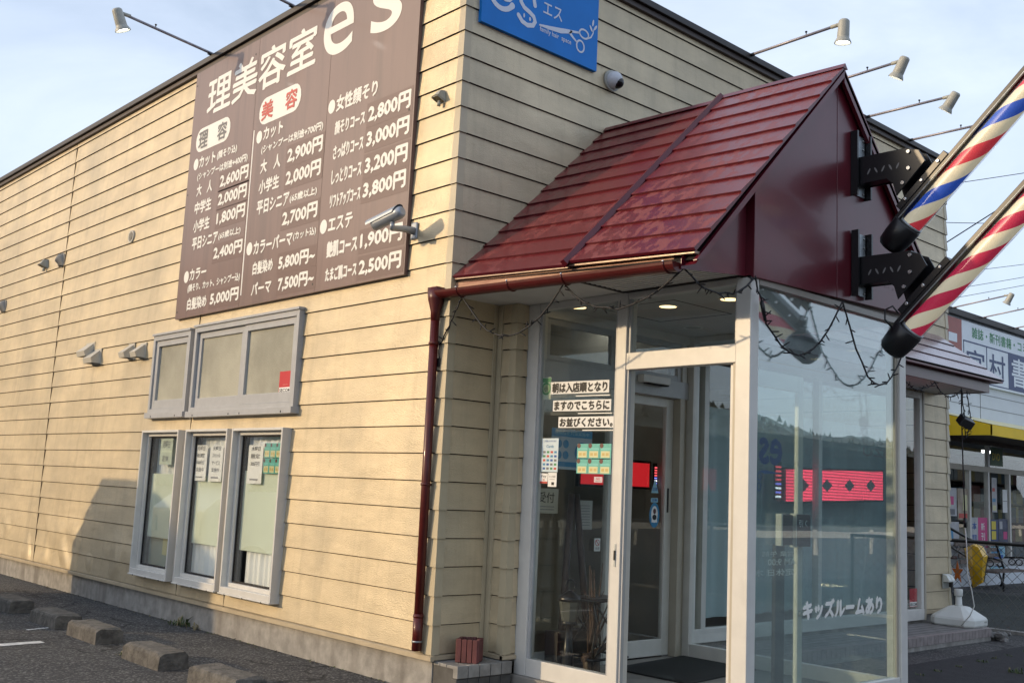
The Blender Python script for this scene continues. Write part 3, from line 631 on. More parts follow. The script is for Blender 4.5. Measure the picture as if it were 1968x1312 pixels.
def wall_lamp(label, y, z, s=1.0):
    t = thing('wall_lamp', label, 'lamp', (-.012, y, z), 'hooded wall lamps'); b = MB(); a = .062 * s; X0 = -.012; h = .10 * s; d = .13 * s
    # hood: narrow top, open angled mouth
    T = [(X0, y - a * .62, z + h), (X0, y + a * .62, z + h), (X0 - d * .45, y + a * .45, z + h * .92), (X0 - d * .45, y - a * .45, z + h * .92)]
    B = [(X0, y - a, z - h * .55), (X0, y + a, z - h * .55), (X0 - d, y + a * .95, z - h * .05), (X0 - d, y - a * .95, z - h * .05)]
    b.poly(T, lampgrey)
    for k in range(4):
        j = (k + 1) % 4
        b.poly([T[k], T[j], B[j], B[k]], lampgrey)
    b.build('hood', t, bevel=.004); b = MB(); b.poly([V(p) + V((0, 0, .012)) for p in B], MATS['lamp_reflector']); b.build('reflector', t)
    b = MB(); b.tube([(X0 - .03, y, z - h * .35), (X0 - .035, y, z - h * .95)], .022 * s, lampgrey, 12); b.build('sensor', t)
mat('lamp_reflector', (.32, .26, .16), .35)
wall_lamp('small grey hooded lamp on the sunlit siding right at the building corner', .20, 3.90, .62); wall_lamp('cream lamp box beside the half-dome vent, far along the wall', 8.32, 3.70, .8)

# ------------------------------------------------------------------ brown price board
sb = MB(); XB = -.045
sb.box((XB, .50, 2.63), (-.012, 4.285, 5.19), signbrown)
def wt(s_, ya, yb, z, h, m=inkwhite, bold=.012, lift=.002): sb.btext(s_, (XB, ya, z), (0, -1, 0), (0, 0, 1), ya - yb, h, m, bold * h * 2.2, lift)
def bullet(y, z): sb.disc((XB - .002, y, z), (-1, 0, 0), .052, inkwhite, 20, ax=(0, 1, 0), ry=.06)
def spill(ya, yb, z0, z1):
    r = (z1 - z0) / 2 * .9; pts = []
    for k in range(9): a = math.pi / 2 + math.pi * k / 8; pts.append((XB - .002, ya - r - r * math.cos(a) * -1 * -1 if False else ya - r + r * -math.cos(a), (z0 + z1) / 2 + (z1 - z0) / 2 * math.sin(a)))
    for k in range(9): a = -math.pi / 2 + math.pi * k / 8; pts.append((XB - .002, yb + r - r * math.cos(a), (z0 + z1) / 2 + (z1 - z0) / 2 * math.sin(a)))
    sb.poly(pts, inkwhite)
def price(s_, ya, yb, z, h):
    sb.box((XB - .0012, ya + .03, z - .035), (XB, yb - .03, z + h + .03), signpanel); wt(s_, ya, yb, z, h, bold=.024, lift=.003)
wt('理美容室', 3.979, 1.975, 4.655, .385, bold=.009); sb.text('e', (XB, 1.857, 4.645), (0, -1, 0), (0, 0, 1), .452, .45, inkwhite, .004, .002, res=10); sb.text('s', (XB, 1.150, 4.645), (0, -1, 0), (0, 0, 1), .415, .45, inkwhite, .004, .002, res=10)
spill(4.164, 3.445, 4.31, 4.555); spill(2.889, 2.162, 4.30, 4.555)
for s_, a, b_, m in (('理', 4.100, 3.910, inkgrey), ('容', 3.701, 3.515, inkgrey), ('美', 2.841, 2.640, inkred), ('容', 2.420, 2.228, inkred)): wt(s_, a, b_, 4.345, .172, m, .012, .004)
rows = [('カット', 4.044, 3.709, 4.138, .114), ('(顔そり込)', 3.669, 3.272, 4.14, .09), ('(シャンプーは別途+400円)', 4.061, 3.047, 4.005, .085), ('大　人', 4.046, 3.724, 3.85, .115), ('中学生', 4.056, 3.709, 3.665, .122),
        ('小学生', 4.049, 3.710, 3.480, .118), ('平日シニア', 4.043, 3.515, 3.300, .117), ('(65歳以上)', 3.494, 3.068, 3.32, .075), ('カラー', 4.034, 3.691, 2.995, .109), ('(顔そり、カット、シャンプー込)', 4.053, 3.005, 2.872, .084), ('白髪染め', 4.035, 3.634, 2.700, .114),
        ('カット', 2.774, 2.438, 4.146, .117), ('(シャンプーは別途+700円)', 2.792, 1.764, 4.015, .084), ('大　人', 2.779, 2.435, 3.835, .122), ('小学生', 2.780, 2.430, 3.645, .121), ('平日シニア', 2.786, 2.235, 3.452, .120), ('(65歳以上)', 2.217, 1.789, 3.46, .078),
        ('カラーパーマ', 2.787, 2.130, 3.087, .118), ('(カット込)', 2.113, 1.758, 3.112, .077), ('白髪染め', 2.773, 2.429, 2.900, .112), ('パーマ', 2.766, 2.428, 2.710, .110),
        ('女性顔そり', 1.574, .998, 4.130, .130), ('顔そりコース', 1.574, 1.147, 3.928, .113), ('さっぱりコース', 1.573, 1.146, 3.720, .116), ('しっとりコース', 1.572, 1.148, 3.508, .115), ('リフトアップコース', 1.570, 1.140, 3.306, .114),
        ('エステ', 1.569, 1.227, 3.107, .113), ('艶肌コース', 1.566, 1.138, 2.895, .128), ('たまご肌コース', 1.561, 1.124, 2.696, .111)]
for q in rows: wt(q[0], q[1], q[2], q[3], q[4], bold=.02)
for q in (('2,600円', 3.555, 3.012, 3.842, .129), ('2,000円', 3.562, 3.015, 3.662, .128), ('1,800円', 3.560, 3.015, 3.476, .127), ('2,400円', 3.562, 3.012, 3.140, .122), ('5,000円', 3.550, 3.008, 2.698, .119),
          ('2,900円', 2.310, 1.755, 3.833, .136), ('2,000円', 2.308, 1.758, 3.629, .135), ('2,700円', 2.315, 1.763, 3.270, .130), ('5,800円~', 2.320, 1.748, 2.886, .121), ('7,500円~', 2.303, 1.740, 2.697, .120),
          ('2,800円', 1.094, .550, 3.917, .138), ('3,000円', 1.095, .550, 3.713, .136), ('3,200円', 1.095, .550, 3.497, .138), ('3,800円', 1.097, .553, 3.300, .133), ('1,900円', 1.087, .554, 2.896, .130), ('2,500円', 1.084, .548, 2.687, .126)): price(*q)
for y, z in ((4.12, 4.193), (4.11, 3.041), (2.854, 4.196), (2.868, 3.152), (1.650, 4.190), (1.645, 3.165)): bullet(y, z)
sb.box((XB - .002, 2.970, 2.735), (XB, 2.952, 4.285), inkwhite)
for y in (2.99, 1.72): sb.box((XB - .0006, y - .0015, 2.63), (XB, y + .0015, 5.19), MATS['joint'])
for y in (4.25, 3.05, 1.75, .56):
    for z in (2.70, 3.9, 5.05): sb.disc((XB - .0015, y, z), (-1, 0, 0), .011, ink, 8)
tag(sb.build('price_board'), 'large brown salon price board with white lettering on the sunlit wall', 'sign board')

# ------------------------------------------------------------------ blue shop sign
bs = MB(); YB = -.042; X_, Z_ = V((1, 0, 0)), V((0, 0, 1))
bs.box((.112, YB, 4.472), (1.345, -.008, 5.17), signblue)
def stroke(pts, wd, m=letterlil, lift=.002):
    """flat brush stroke on the sign face; pts (x,z), wd widths"""
    n = len(pts); wd = wd if isinstance(wd, (list, tuple)) else [wd] * n; Lp, Rp = [], []
    for k in range(n):
        a = V(pts[max(k - 1, 0)]); b = V(pts[min(k + 1, n - 1)]); d = (b - a).normalized(); nn = V((-d.y, d.x)); c = V(pts[k])
        Lp.append(c + nn * wd[k] / 2); Rp.append(c - nn * wd[k] / 2)
    for k in range(n - 1):
        bs.poly([(p.x, YB - lift, p.y) for p in (Lp[k], Rp[k], Rp[k + 1], Lp[k + 1])], m)
    for c, w0 in ((pts[0], wd[0]), (pts[-1], wd[-1])): bs.disc((c[0], YB - lift + .0002, c[1]), (0, -1, 0), w0 / 2, m, 12)
def arc(cx, cz, rx, rz, a0, a1, n=14): return [(cx + rx * math.cos(R(a0 + (a1 - a0) * k / n)), cz + rz * math.sin(R(a0 + (a1 - a0) * k / n))) for k in range(n + 1)]
stroke([(.19, 4.785), (.30, 4.80), (.42, 4.825)] + arc(.30, 4.790, .135, .155, 15, 322, 24), [.02, .03, .036] + [.040] * 24 + [.05])
stroke([(.295, 4.725), (.335, 4.722), (.375, 4.730), (.415, 4.760)], [.028, .040, .036, .014])
stroke([(.637, 4.778), (.622, 4.83), (.575, 4.862), (.522, 4.848), (.490, 4.803), (.492, 4.758), (.527, 4.724), (.585, 4.706), (.628, 4.686), (.645, 4.650), (.625, 4.614), (.568, 4.596), (.512, 4.608), (.472, 4.645)], .037)
bs.disc((.528, YB - .003, 4.660), (0, -1, 0), .009, letterlil, 10, ax=(1, 0, 0), ry=.018); bs.disc((.590, YB - .003, 4.652), (0, -1, 0), .010, letterlil, 10, ax=(1, 0, 0), ry=.017)
bs.text('エス', (.727, YB, 4.745), X_, Z_, .205, .105, letterlil, .006, .002)
stroke([(.696, 4.643), (.80, 4.655), (.92, 4.673), (1.02, 4.700), (1.05, 4.708)], [.014, .030, .042, .032, .014])
stroke([(1.03, 4.706), (1.13, 4.728)], [.022, .016]); stroke([(1.02, 4.694), (1.063, 4.664), (1.105, 4.642)], [.026, .020, .014])
stroke(arc(1.184, 4.735, .052, .036, 0, 360, 24), .015); stroke(arc(1.147, 4.620, .043, .047, 0, 360, 24), .015)
stroke([(1.235, 4.715), (1.266, 4.735), (1.287, 4.775), (1.296, 4.815)], [.012, .013, .011, .007])
for (x, z, a) in ((1.283, 4.862, 80), (1.262, 4.808, 125), (1.312, 4.830, 55)):
    d = V((math.cos(R(a)), math.sin(R(a)))); bs.disc((x, YB - .003, z), (0, -1, 0), .030, letterlil, 14, ax=(d.x, 0, d.y), ry=.010)
bs.text('family hair  space', (.698, YB, 4.586), X_, Z_, .345, .052, letterlil, .010, .002)
tag(bs.build('shop_sign'), 'blue salon sign with white script letters and a scissors emblem', 'sign')

# ------------------------------------------------------------------ spotlights on the roof edge
def spotlight(base, dirx, label, aim, lit=True, name='roof_spotlight', group='spotlights on long arms along the salon roof', Lr=.95, rise=0.0, fine=True):
    t = thing(name, label, 'spotlight', base, group); B = V(base); D = V(dirx).normalized(); E = B + D * Lr + V((0, 0, rise)); b = MB()
    b.tube([B - D * .10, E], .0135, armgrey, 10); b.tube([B + (E - B) * .04, B + (E - B) * .075], .017, black, 10); b.build('arm', t)
    b = MB(); M_ = B + (E - B) * .66; b.tube([M_, M_ + V((0, 0, .035))], .005, black, 6); b.tube([M_ + V((0, 0, .035)), M_ + V((0, 0, .045))], .011, black, 8); b.tube([E - D * .07, E + D * .015], .018, lampgrey, 10); b.build('joint', t)
    A = V(aim).normalized(); T0 = E + D * .055 - A * .02
    b = MB(); pts = [T0 + A * q for q in (-.012, .0, .01, .14, .155, .165, .19, .20)]; b.tube(pts, [.034, .046, .048, .053, .053, .059, .072, .073], lampgrey, 28, cap=False); b.tube([T0 + A * .175, T0 + A * .2], [.060, .067], lampgrey, 28, cap=False); b.disc(pts[0], -A, .034, lampgrey, 28); b.tube([E, T0 + A * .03], .02, lampgrey, 10); b.build('lamp_head', t)
    b = MB(); b.disc(T0 + A * .180, A, .0595, lens if lit else lampgrey, 28); b.build('lens', t)
    return t
YM = V((0, -1, 0)); XM = V((-1, 0, 0))
spotlight((3.436, -.03, 5.285), YM, 'grey spotlight over the front, the arm nearest the blue sign, head hanging nearly straight', (.05, .10, -1), rise=.02)
spotlight((4.53, -.03, 5.285), YM, 'grey spotlight rising just behind the red gable peak, lens lit', (0, .55, -1), rise=.03)
spotlight((5.60, -.03, 5.285), YM, 'grey lit spotlight between the gable peak and the tilted barber pole', (0, .75, -1), rise=.0)
spotlight((6.57, -.03, 5.28), YM, 'grey spotlight arm partly hidden by the upper barber pole', (0, .7, -1), rise=.0)
spotlight((-.03, 3.958, 5.30), XM, 'spotlight on a dark arm over the sunlit wall, whole head in view', (.42, 0, -1), rise=.11)
spotlight((-.03, 2.391, 5.30), XM, 'spotlight arm over the price board running out of the picture', (.42, 0, -1), rise=.11)

# ------------------------------------------------------------------ cameras on the walls
t = thing('bullet_camera', 'silver tube security camera on an arm beside the price board', 'security camera', (0, .44, 2.95))
F0, F1 = V((-.255, .285, 3.022)), V((-.30, .545, 2.955)); ax = (F1 - F0).normalized(); sd = ax.cross(V((0, 0, 1))).normalized(); up = sd.cross(ax)
camg = mat('camera_silver', (.34, .37, .41), .35, metal=.3)
b = MB(); b.tube([F0 - ax * .01, F0, F0 + ax * .03, F1 - ax * .02, F1], [.028, .040, .046, .046, .044], camg, 20); b.build('body', t)
b = MB(); n = 12
for k in range(n):
    a0, a1 = math.pi * k / n, math.pi * (k + 1) / n
    def q(a, s, e): return F0 + ax * s + sd * math.cos(a) * .054 + up * (math.sin(a) * .050 + .006 - e)
    lo = lambda a: .03 + .25 * (1 - math.sin(a)) * .35
    b.poly([q(a0, .0 + .05 * (1 - math.sin(a0)), 0), q(a1, .0 + .05 * (1 - math.sin(a1)), 0), q(a1, .315, 0), q(a0, .315, 0)], camg, True)
    b.poly([q(a0, .0 + .05 * (1 - math.sin(a0)), .004), q(a1, .0 + .05 * (1 - math.sin(a1)), .004), q(a1, .315, .004), q(a0, .315, .004)], camg, True)
b.build('sunshield', t)
b = MB(); b.disc(F1 + ax * .001, ax, .038, vanglass, 20); b.build('lens', t)
b = MB(); b.tube([F0 + ax * .10 - up * .045, F0 + ax * .11 - up * .085, V((-.25, .40, 2.918)), V((-.12, .43, 2.945)), V((-.03, .44, 2.95))], [.018, .018, .020, .024, .030], camg, 12); b.build('arm', t)
b = MB(); b.box((-.008, .405, 2.885), (-.030, .475, 3.015), camg); b.build('mount', t, bevel=.012)
t = thing('dome_camera', 'white dome security camera with black window on the shaded front siding', 'security camera', (1.55, -.02, 4.46))
b = MB(); b.tube([(1.55, -.012, 4.46), (1.55, -.035, 4.46)], .088, lampgrey, 28); b.build('collar', t)
b = MB(); b.ball((1.55, -.05, 4.462), .072, mat('dome_white', (.55, .57, .62), .25)); b.build('dome', t)
b = MB(); b.ball((1.567, -.075, 4.438), (.053, .053, .050), mat('dome_window', (.004, .004, .006), .08)); b.build('window', t)

# ------------------------------------------------------------------ entrance porch
porch = thing('entrance_porch', 'glazed entrance porch under a steep dark red metal gable roof', 'porch', (1.5, -1.1, -.13))
FZ = -.13
b = MB(); b.box((.52, -.2, GZ - .1), (2.46, -2.16, FZ), mat('porch_floor', (.24, .225, .20), .7, var=(6, .15), bump=(50, .2, .003))); b.build('floor_slab', porch, bevel=.006)
# roof: two sections of stepped courses
Rd = lambda y: (1.508 + .009 * y, 4.022 + .0366 * y)          # ridge x,z at y
Ev = lambda y: (0.003 + .022 * y, 2.552 + .058 * y)         # eave x,z at y
def roof_section(ya, yb, lift, ncourse, name):
    b = MB()
    for k in range(ncourse):
        t0, t1 = k / ncourse, (k + 1) / ncourse
        def p(t, y, d):
            e, r = Ev(y), Rd(y); x = e[0] + (r[0] - e[0]) * t; z = e[1] + (r[1] - e[1]) * t
            return V((x - .707 * (d + lift), y, z + .707 * (d + lift)))
        b.poly([p(t0, ya, .015), p(t0, yb, .015), p(t1, yb, .002), p(t1, ya, .002)], redroof)
        b.poly([p(t0, ya, .015), p(t0, yb, .015), p(t0, yb, -.004), p(t0, ya, -.004)], redpaint)
        b.poly([p(t0, yb, -.01), p(t0, yb, .015), p(t1, yb, .002), p(t1, yb, -.01)], redpaint)
    return b.build(name, porch)
roof_section(.0, -1.165, 0.0, 11, 'roof_slope'); roof_section(-1.165, -2.16, .022, 11, 'roof_slope')
b = MB()
def rp_(t, y, d):
    e, r = Ev(y), Rd(y); return V((e[0] + (r[0] - e[0]) * t - .707 * d, y, e[1] + (r[1] - e[1]) * t + .707 * d))
b.prism([rp_(-.01, -1.14, 0), rp_(-.01, -1.14, .05), rp_(-.01, -1.175, .062), rp_(-.01, -1.19, .03)], rp_(1.012, -1.15, 0) - rp_(-.01, -1.15, 0), redpaint); b.build('roof_rib', porch)
b = MB()
for ya, yb, l in ((.0, -1.15, .012), (-1.165, -2.165, .034)):
    b.prism([(Rd(ya)[0] - .032, ya, Rd(ya)[1] - .018 + l), (Rd(ya)[0], ya, Rd(ya)[1] + .018 + l), (Rd(ya)[0] + .032, ya, Rd(ya)[1] - .018 + l)], V((Rd(yb)[0] - Rd(ya)[0], yb - ya, Rd(yb)[1] - Rd(ya)[1])), redpaint)
b.build('ridge_cap', porch)
b = MB(); b.prism([(1.508, 0, 4.02), (2.57, 0, 2.95), (2.54, 0, 2.92), (1.508, 0, 3.965)], (-.019, -2.16, -.062), redroof, redpaint)
b.prism([(2.50, -.02, 2.44), (2.50, -.02, 3.0), (2.53, -.02, 2.97), (2.53, -.02, 2.44)], (0, -2.08, 0), redpaint); b.build('far_slope', porch)
# roof underside deck and eave boards
b = MB(); b.poly([(Ev(0)[0] + .02, 0, Ev(0)[1] - .03), (Ev(-2.15)[0] + .02, -2.15, Ev(-2.15)[1] - .03), (Rd(-2.15)[0], -2.15, Rd(-2.15)[1] - .05), (Rd(0)[0], 0, Rd(0)[1] - .05)], darkgap); b.build('roof_deck', porch)
b = MB(); b.prism([(.028, .03, 2.445), (.028, .03, 2.530), (.045, .03, 2.530), (.045, .03, 2.445)], (-.033, -2.00, -.097), fasciaglint); b.build('eave_board', porch, bevel=.003)
edgeglint = mat('red_edge_glint', (.42, .30, .22), .35, metal=.2, var=(20, .3))  # red-painted edge; golden sun glint put into this pale colour
b = MB(); b.prism([(.008, .02, 2.541), (.008, .02, 2.552), (.05, .02, 2.556), (.05, .02, 2.541)], (-.022, -1.175, -.066), edgeglint)
b.prism([(-.020, -1.165, 2.484), (-.020, -1.165, 2.496), (.03, -1.165, 2.500), (.03, -1.165, 2.484)], (-.022, -.975, -.055), edgeglint); b.build('drip_edge', porch)
# gable front: main panel proud of the side wing
gz = lambda x, o: (Rd(-2.12)[1] - .035) - abs(x - 1.489) * 1.012 - o
b = MB(); YG = -2.115
b.prism([(.556, YG, 2.402), (1.471, YG, 2.424), (1.471, YG, gz(1.471, 0)), (.556, YG, gz(.556, 0))], (0, .10, 0), redpaint)
b.prism([(1.476, YG, 2.424), (2.52, YG, 2.452), (2.52, YG, gz(2.52, 0)), (1.489, YG, gz(1.489, 0)), (1.476, YG, gz(1.476, 0))], (0, .10, 0), redpaint)
b.build('gable_panel', porch, bevel=.003)
b = MB(); b.prism([(-.045, -2.055, 2.352), (.555, -2.055, 2.415), (.555, -2.055, gz(.555, 0)), (-.045, -2.055, 2.41)], (0, .004, 0), redpaint); b.build('gable_wing', porch)
b = MB()
rk = lambda x0, z0, x1, z1, y0, y1, h: b.prism([(x0, y0, z0), (x1, y0, z1), (x1, y0, z1 - h)] + ([(x0 + .07, y0, z0 + .07 - h), (x0, y0, z0 - .006)] if x0 < x1 and z1 > z0 else [(x0, y0, z0 - h)]), (0, y1 - y0, 0), redpaint)
rk(-.045, gz(-.045, -.035), 1.489, gz(1.489, -.035), -2.16, -2.135, .045); rk(1.489, gz(1.489, -.035), 2.56, gz(2.56, -.035), -2.16, -2.135, .085)
b.poly([(-.03, -2.05, gz(-.03, .002)), (.555, -2.05, gz(.555, .002)), (.555, -2.14, gz(.555, .002)), (-.03, -2.14, gz(-.03, .002))], redpaint)
b.build('rake_board', porch)
b = MB()
for k in range(14):                                                    # filled old sign holes, small putty dots
    b.disc((2.10 + .055 * (k % 5) + random.uniform(-.01, .01), YG - .001, 2.60 + .05 * (k // 5) + random.uniform(-.01, .01)), (0, -1, 0), .009, mat('putty', (.10, .03, .03), .4) if 'putty' not in MATS else MATS['putty'], 8)
b.build('filled_hole', porch)
# ceiling, soffit
b = MB(); b.box((.56, -.2, 2.422), (2.44, -2.06, 2.45), ceilm)
for (p, q) in (((.95, -.55), (.96, -1.2)), ((.95, -1.2), (1.6, -1.21)), ((1.6, -.55), (1.61, -1.21)), ((.95, -.55), (1.61, -.56))): b.box((p[0], p[1], 2.4205), (q[0], q[1], 2.4222), darkgap)
b.build('ceiling', porch)
b = MB(); b.box((-.0, .0, 2.423), (.56, -1.10, 2.445), soffitm)
for k in range(23): b.box((.03 + k * .0235, -1.13, 2.417 + .003 * (k % 2)), (.03 + (k + .82) * .0235, -2.035, 2.438), soffitm)
b.box((.02, -1.10, 2.414), (.56, -1.13, 2.43), darkgap); b.box((.535, -1.13, 2.412), (.575, -2.05, 2.43), darkgap); b.build('soffit', porch)
for (x, y) in ((.80, -.46), (1.12, -1.02), (1.13, -1.53), (1.95, -.6)):
    lamp = MB(); lamp.tube([(x, y, 2.4235), (x, y, 2.4165)], .075, white, 24, cap=False); ring = 20
    for k in range(ring):
        a0, a1 = 2 * math.pi * k / ring, 2 * math.pi * (k + 1) / ring
        lamp.poly([(x + .075 * math.cos(a0), y + .075 * math.sin(a0), 2.4165), (x + .075 * math.cos(a1), y + .075 * math.sin(a1), 2.4165), (x + .06 * math.cos(a1), y + .06 * math.sin(a1), 2.4175), (x + .06 * math.cos(a0), y + .06 * math.sin(a0), 2.4175)], white)
    o = lamp.build('downlight', porch); lamp = MB(); lamp.disc((x, y, 2.4190), (0, 0, -1), .066, downl if x < 1.5 else lampgrey, 20); lamp.build('bulb', o)
# frames
def post(name, a, b_, m=alum, bev=.004):
    k = MB(); k.box(a, b_, m); return k.build(name, porch, bevel=bev)
post('post', (.562, -.204, FZ), (.64, -.315, 2.42)); post('post', (.558, -1.060, FZ), (.66, -1.140, 2.42)); post('post', (.556, -1.992, FZ), (.640, -2.095, 2.42)); post('post', (2.335, -1.99, FZ), (2.425, -2.095, 2.42)); post('post', (2.34, -.235, FZ), (2.42, -.315, 2.42))
post('rail', (.566, -.316, FZ), (.630, -1.059, -.015)); post('rail', (.566, -.316, 2.372), (.630, -1.059, 2.42)); post('rail', (.562, -1.141, 1.908), (.640, -1.991, 2.018)); post('rail', (.566, -1.141, 2.372), (.630, -1.991, 2.42))
bandm = mat('band_greybrown', (.26, .235, .20), .4)
post('rail', (.641, -2.03, FZ), (2.334, -2.088, -.01)); k = MB(); k.box((.641, -2.03, 2.372), (2.334, -2.098, 2.41), bandm); k.build('rail', porch)
post('rail', (2.35, -.316, FZ), (2.41, -1.989, -.032)); post('rail', (2.35, -.316, 2.372), (2.41, -1.989, 2.42))
for a_, c_, m_ in (((.575, -.316, -.014), (.60, -.338, 2.371), alumgrey), ((.575, -1.036, -.014), (.60, -1.058, 2.371), alumgrey), ((.575, -1.142, 2.019), (.60, -1.160, 2.371), alumgrey), ((.575, -1.974, 2.019), (.60, -1.99, 2.371), alumgrey), ((.650, -2.05, -.01), (.66, -2.075, 2.371), alumgrey), ((2.31, -2.05, -.01), (2.333, -2.075, 2.371), jambm), ((.572, -1.141, -.12), (.60, -1.156, 1.907), alumgrey), ((.600, -1.93, FZ), (.628, -1.989, 1.907), alum), ((.575, -1.965, FZ), (.599, -1.989, 1.907), jambm)):
    k = MB(); k.box(a_, c_, m_); k.build('glazing_bead', porch)
k = MB(); k.box((.585, -.33, -.012), (.591, -1.045, 2.38), glass); k.build('glass_panel', porch)
k = MB(); k.box((.585, -1.15, 2.016), (.591, -1.985, 2.38), glass); k.build('glass_panel', porch)
k = MB(); k.box((.645, -2.062, -.012), (2.33, -2.068, 2.38), glassf); k.build('glass_panel', porch)
k = MB(); k.box((2.377, -.31, -.034), (2.383, -1.985, 2.38), glass); k.build('glass_panel', porch)
k = MB(); k.box((.5535, -1.093, .66), (.558, -1.107, .80), galv); k.box((.549, -1.094, .70), (.5535, -1.106, .76), black); k.build('lock_plate', porch)
# door header and inner door wall
inn = MB()
inn.box((.64, -.27, 2.352), (2.34, -.20, 2.422), alum); inn.box((.64, -.27, 1.90), (2.34, -.20, 2.04), alumgrey); inn.box((.64, -.265, 2.04), (.70, -.205, 2.352), alum)
for x in (1.45, 2.26): inn.box((x, -.265, 2.04), (x + .055, -.205, 2.352), alum)
frame_ring(inn, (.70, 2.04), (1.45, 2.352), .045, -.25, -.21, 'y', alumgrey); frame_ring(inn, (1.505, 2.04), (2.26, 2.352), .045, -.25, -.21, 'y', alumgrey)
inn.box((2.228, -.275, FZ), (2.285, -.20, 1.90), jambm); inn.box((2.287, -.25, FZ), (2.34, -.20, 2.352), jambm); inn.box((.64, -.27, FZ), (.69, -.205, 1.90), alum); inn.box((.69, -.255, FZ), (1.43, -.215, .0), alum); inn.box((1.40, -.262, FZ), (1.485, -.21, 1.90), alum)
inn.box((.69, -.255, 1.83), (1.40, -.215, 1.90), alum)
inn.build('inner_frame', porch, bevel=.003)
k = MB(); k.box((.745, -.235, 2.085), (1.405, -.23, 2.307), glass); k.box((1.55, -.235, 2.085), (2.215, -.23, 2.307), glass); k.box((.69, -.237, .0), (1.40, -.232, 1.83), glass); k.build('inner_glass', porch)
dr = MB(); frame_ring(dr, (1.475, -.12), (2.227, 1.895), .085, -.205, -.165, 'y', alum, tb=.125, tt=.07)
dro = dr.build('inner_door', porch, bevel=.004)
k = MB(); k.box((1.55, -.19, .0), (2.15, -.185, 1.83), glass); k.build('door_glass', dro)
k = MB(); k.box((2.166, -.2065, .985), (2.184, -.212, 1.178), black); k.build('handle', dro, bevel=.006)
k = MB(); k.box((1.69, -.27, 1.985), (2.02, -.335, 2.045), alum); k.box((1.75, -.332, 1.975), (2.01, -.28, 1.9845), darkgap); k.build('door_sensor', porch, bevel=.008)
# open swing door folded against the front glass
leaf = MB(); frame_ring(leaf, (.66, -.11), (1.30, 1.895), .055, -1.985, -1.955, 'y', alum, tb=.12, tt=.10)
lo_ = leaf.build('swing_door', porch, bevel=.004)
k = MB(); k.box((.71, -1.972, .0), (1.25, -1.967, 1.80), glass); k.build('door_glass', lo_)
hb = mat('handle_brown', (.055, .022, .018), .25)
k = MB(); k.box((1.165, -1.985, .845), (1.330, -2.022, 1.040), hb); k.box((1.155, -1.985, .840), (1.1645, -2.03, 1.045), alum); k.text('引く', (1.195, -2.022, .965), X_, Z_, .095, .042, inkwhite, .01, .0015)
k.box((1.015, -1.988, .855), (1.135, -2.02, 1.035), hb); k.box((1.0, -1.985, .850), (1.0145, -2.028, 1.04), alum); k.build('handle', lo_, bevel=.003)
k = MB(); k.tube([(1.275, -1.985, .44), (1.275, -2.0, .44)], .018, galv, 14); k.tube([(1.275, -2.0, .44), (1.275, -2.004, .44)], .010, bolt, 10); k.build('lock', lo_)

# decals on the open door, seen from behind: mirrored
UM = V((-1, 0, 0))
dc = MB(); yd = -1.9745
def dtext(s_, xr, z, W, H, m, bold=.012): dc.text(s_, (xr, yd, z), UM, Z_, W, H, m, bold, .0)
dc.btext('es', (1.075, yd, 1.335), UM, Z_, .235, .150, mat('decal_blue', (.002, .035, .26), .5), .007, -.001); dtext('AM 9:00', 1.24, .732, .30, .040, inkwhite); dtext('営業 午前', 1.22, .785, .34, .032, inkwhite); dtext('定休日 木', 1.22, .670, .42, .042, inkwhite)
dc.poly([(1.072, yd, 1.283), (.90, yd, 1.296), (.83, yd, 1.288), (.90, yd, 1.272)], inkblue)
for cx, cz in ((.842, 1.255), (.838, 1.195)):
    for k in range(18):
        a0, a1 = 2 * math.pi * k / 18, 2 * math.pi * (k + 1) / 18
        dc.poly([(cx + .022 * math.cos(a0), yd, cz + .027 * math.sin(a0)), (cx + .022 * math.cos(a1), yd, cz + .027 * math.sin(a1)), (cx + .014 * math.cos(a1), yd, cz + .018 * math.sin(a1)), (cx + .014 * math.cos(a0), yd, cz + .018 * math.sin(a0))], inkblue)
tag(dc.build('door_decal'), 'mirrored blue script logo and white opening hours on the open glass door', 'decal')
kd = MB(); kd.btext('キッズルームあり', (1.175, -2.0685, .418), X_, Z_, .945, .108, inkwhite, .0075, .0012); tag(kd.build('window_lettering'), 'white hand-cut kids room lettering on the porch front glass', 'lettering')
# notices on the left glass
XN = .581
def strip(label, s_, ya, yb, z0, z1, tilt=0.0):
    U = V((0, -1, tilt)).normalized(); b = MB(); n = U.cross(V((0, 0, 1))).normalized(); P = V((XN, ya, z0)); W = ya - yb; H = z1 - z0
    b.obox(P + U * W / 2 + Z_ * H / 2, U * W / 2, Z_ * H / 2, n * .0008, paper)
    b.btext(s_, P + U * W * .03 + Z_ * H * .12, U, Z_, W * .94, H * .76, ink, H * .045, .0016)
    q = [P - U * .02 - Z_ * .028, P + U * (W + .02) - Z_ * .028, P + U * (W + .02) + Z_ * (H + .028), P - U * .02 + Z_ * (H + .028)]
    b.poly([p + n * .002 for p in (q[0], q[1], P + U * (W + .02) - Z_ * .004, P - U * .02 - Z_ * .004)], film); b.poly([P + U * W * .45 - Z_ * .020 + n * .003, P + U * (W + .012) - Z_ * .020 + n * .003, P + U * (W + .012) - Z_ * .014 + n * .003, P + U * W * .45 - Z_ * .014 + n * .003], inkwhite)  # clear film below the sheet; white bar paints a highlight on it
    return tag(b.build('notice_strip'), label, 'notice', 'handwritten black on white notice strips')
strip('topmost handwritten white strip on the porch glass, starting with the kanji for morning', '朝は入店順となり', -.441, -.983, 1.776, 1.860, -.012)
strip('middle handwritten white strip on the porch glass, all in kana', 'ますのでこちらに', -.468, -1.006, 1.657, 1.732, -.012)
strip('lowest handwritten white strip on the porch glass, ending in a full stop', 'お並びください。', -.527, -1.038, 1.543, 1.617, -.008)
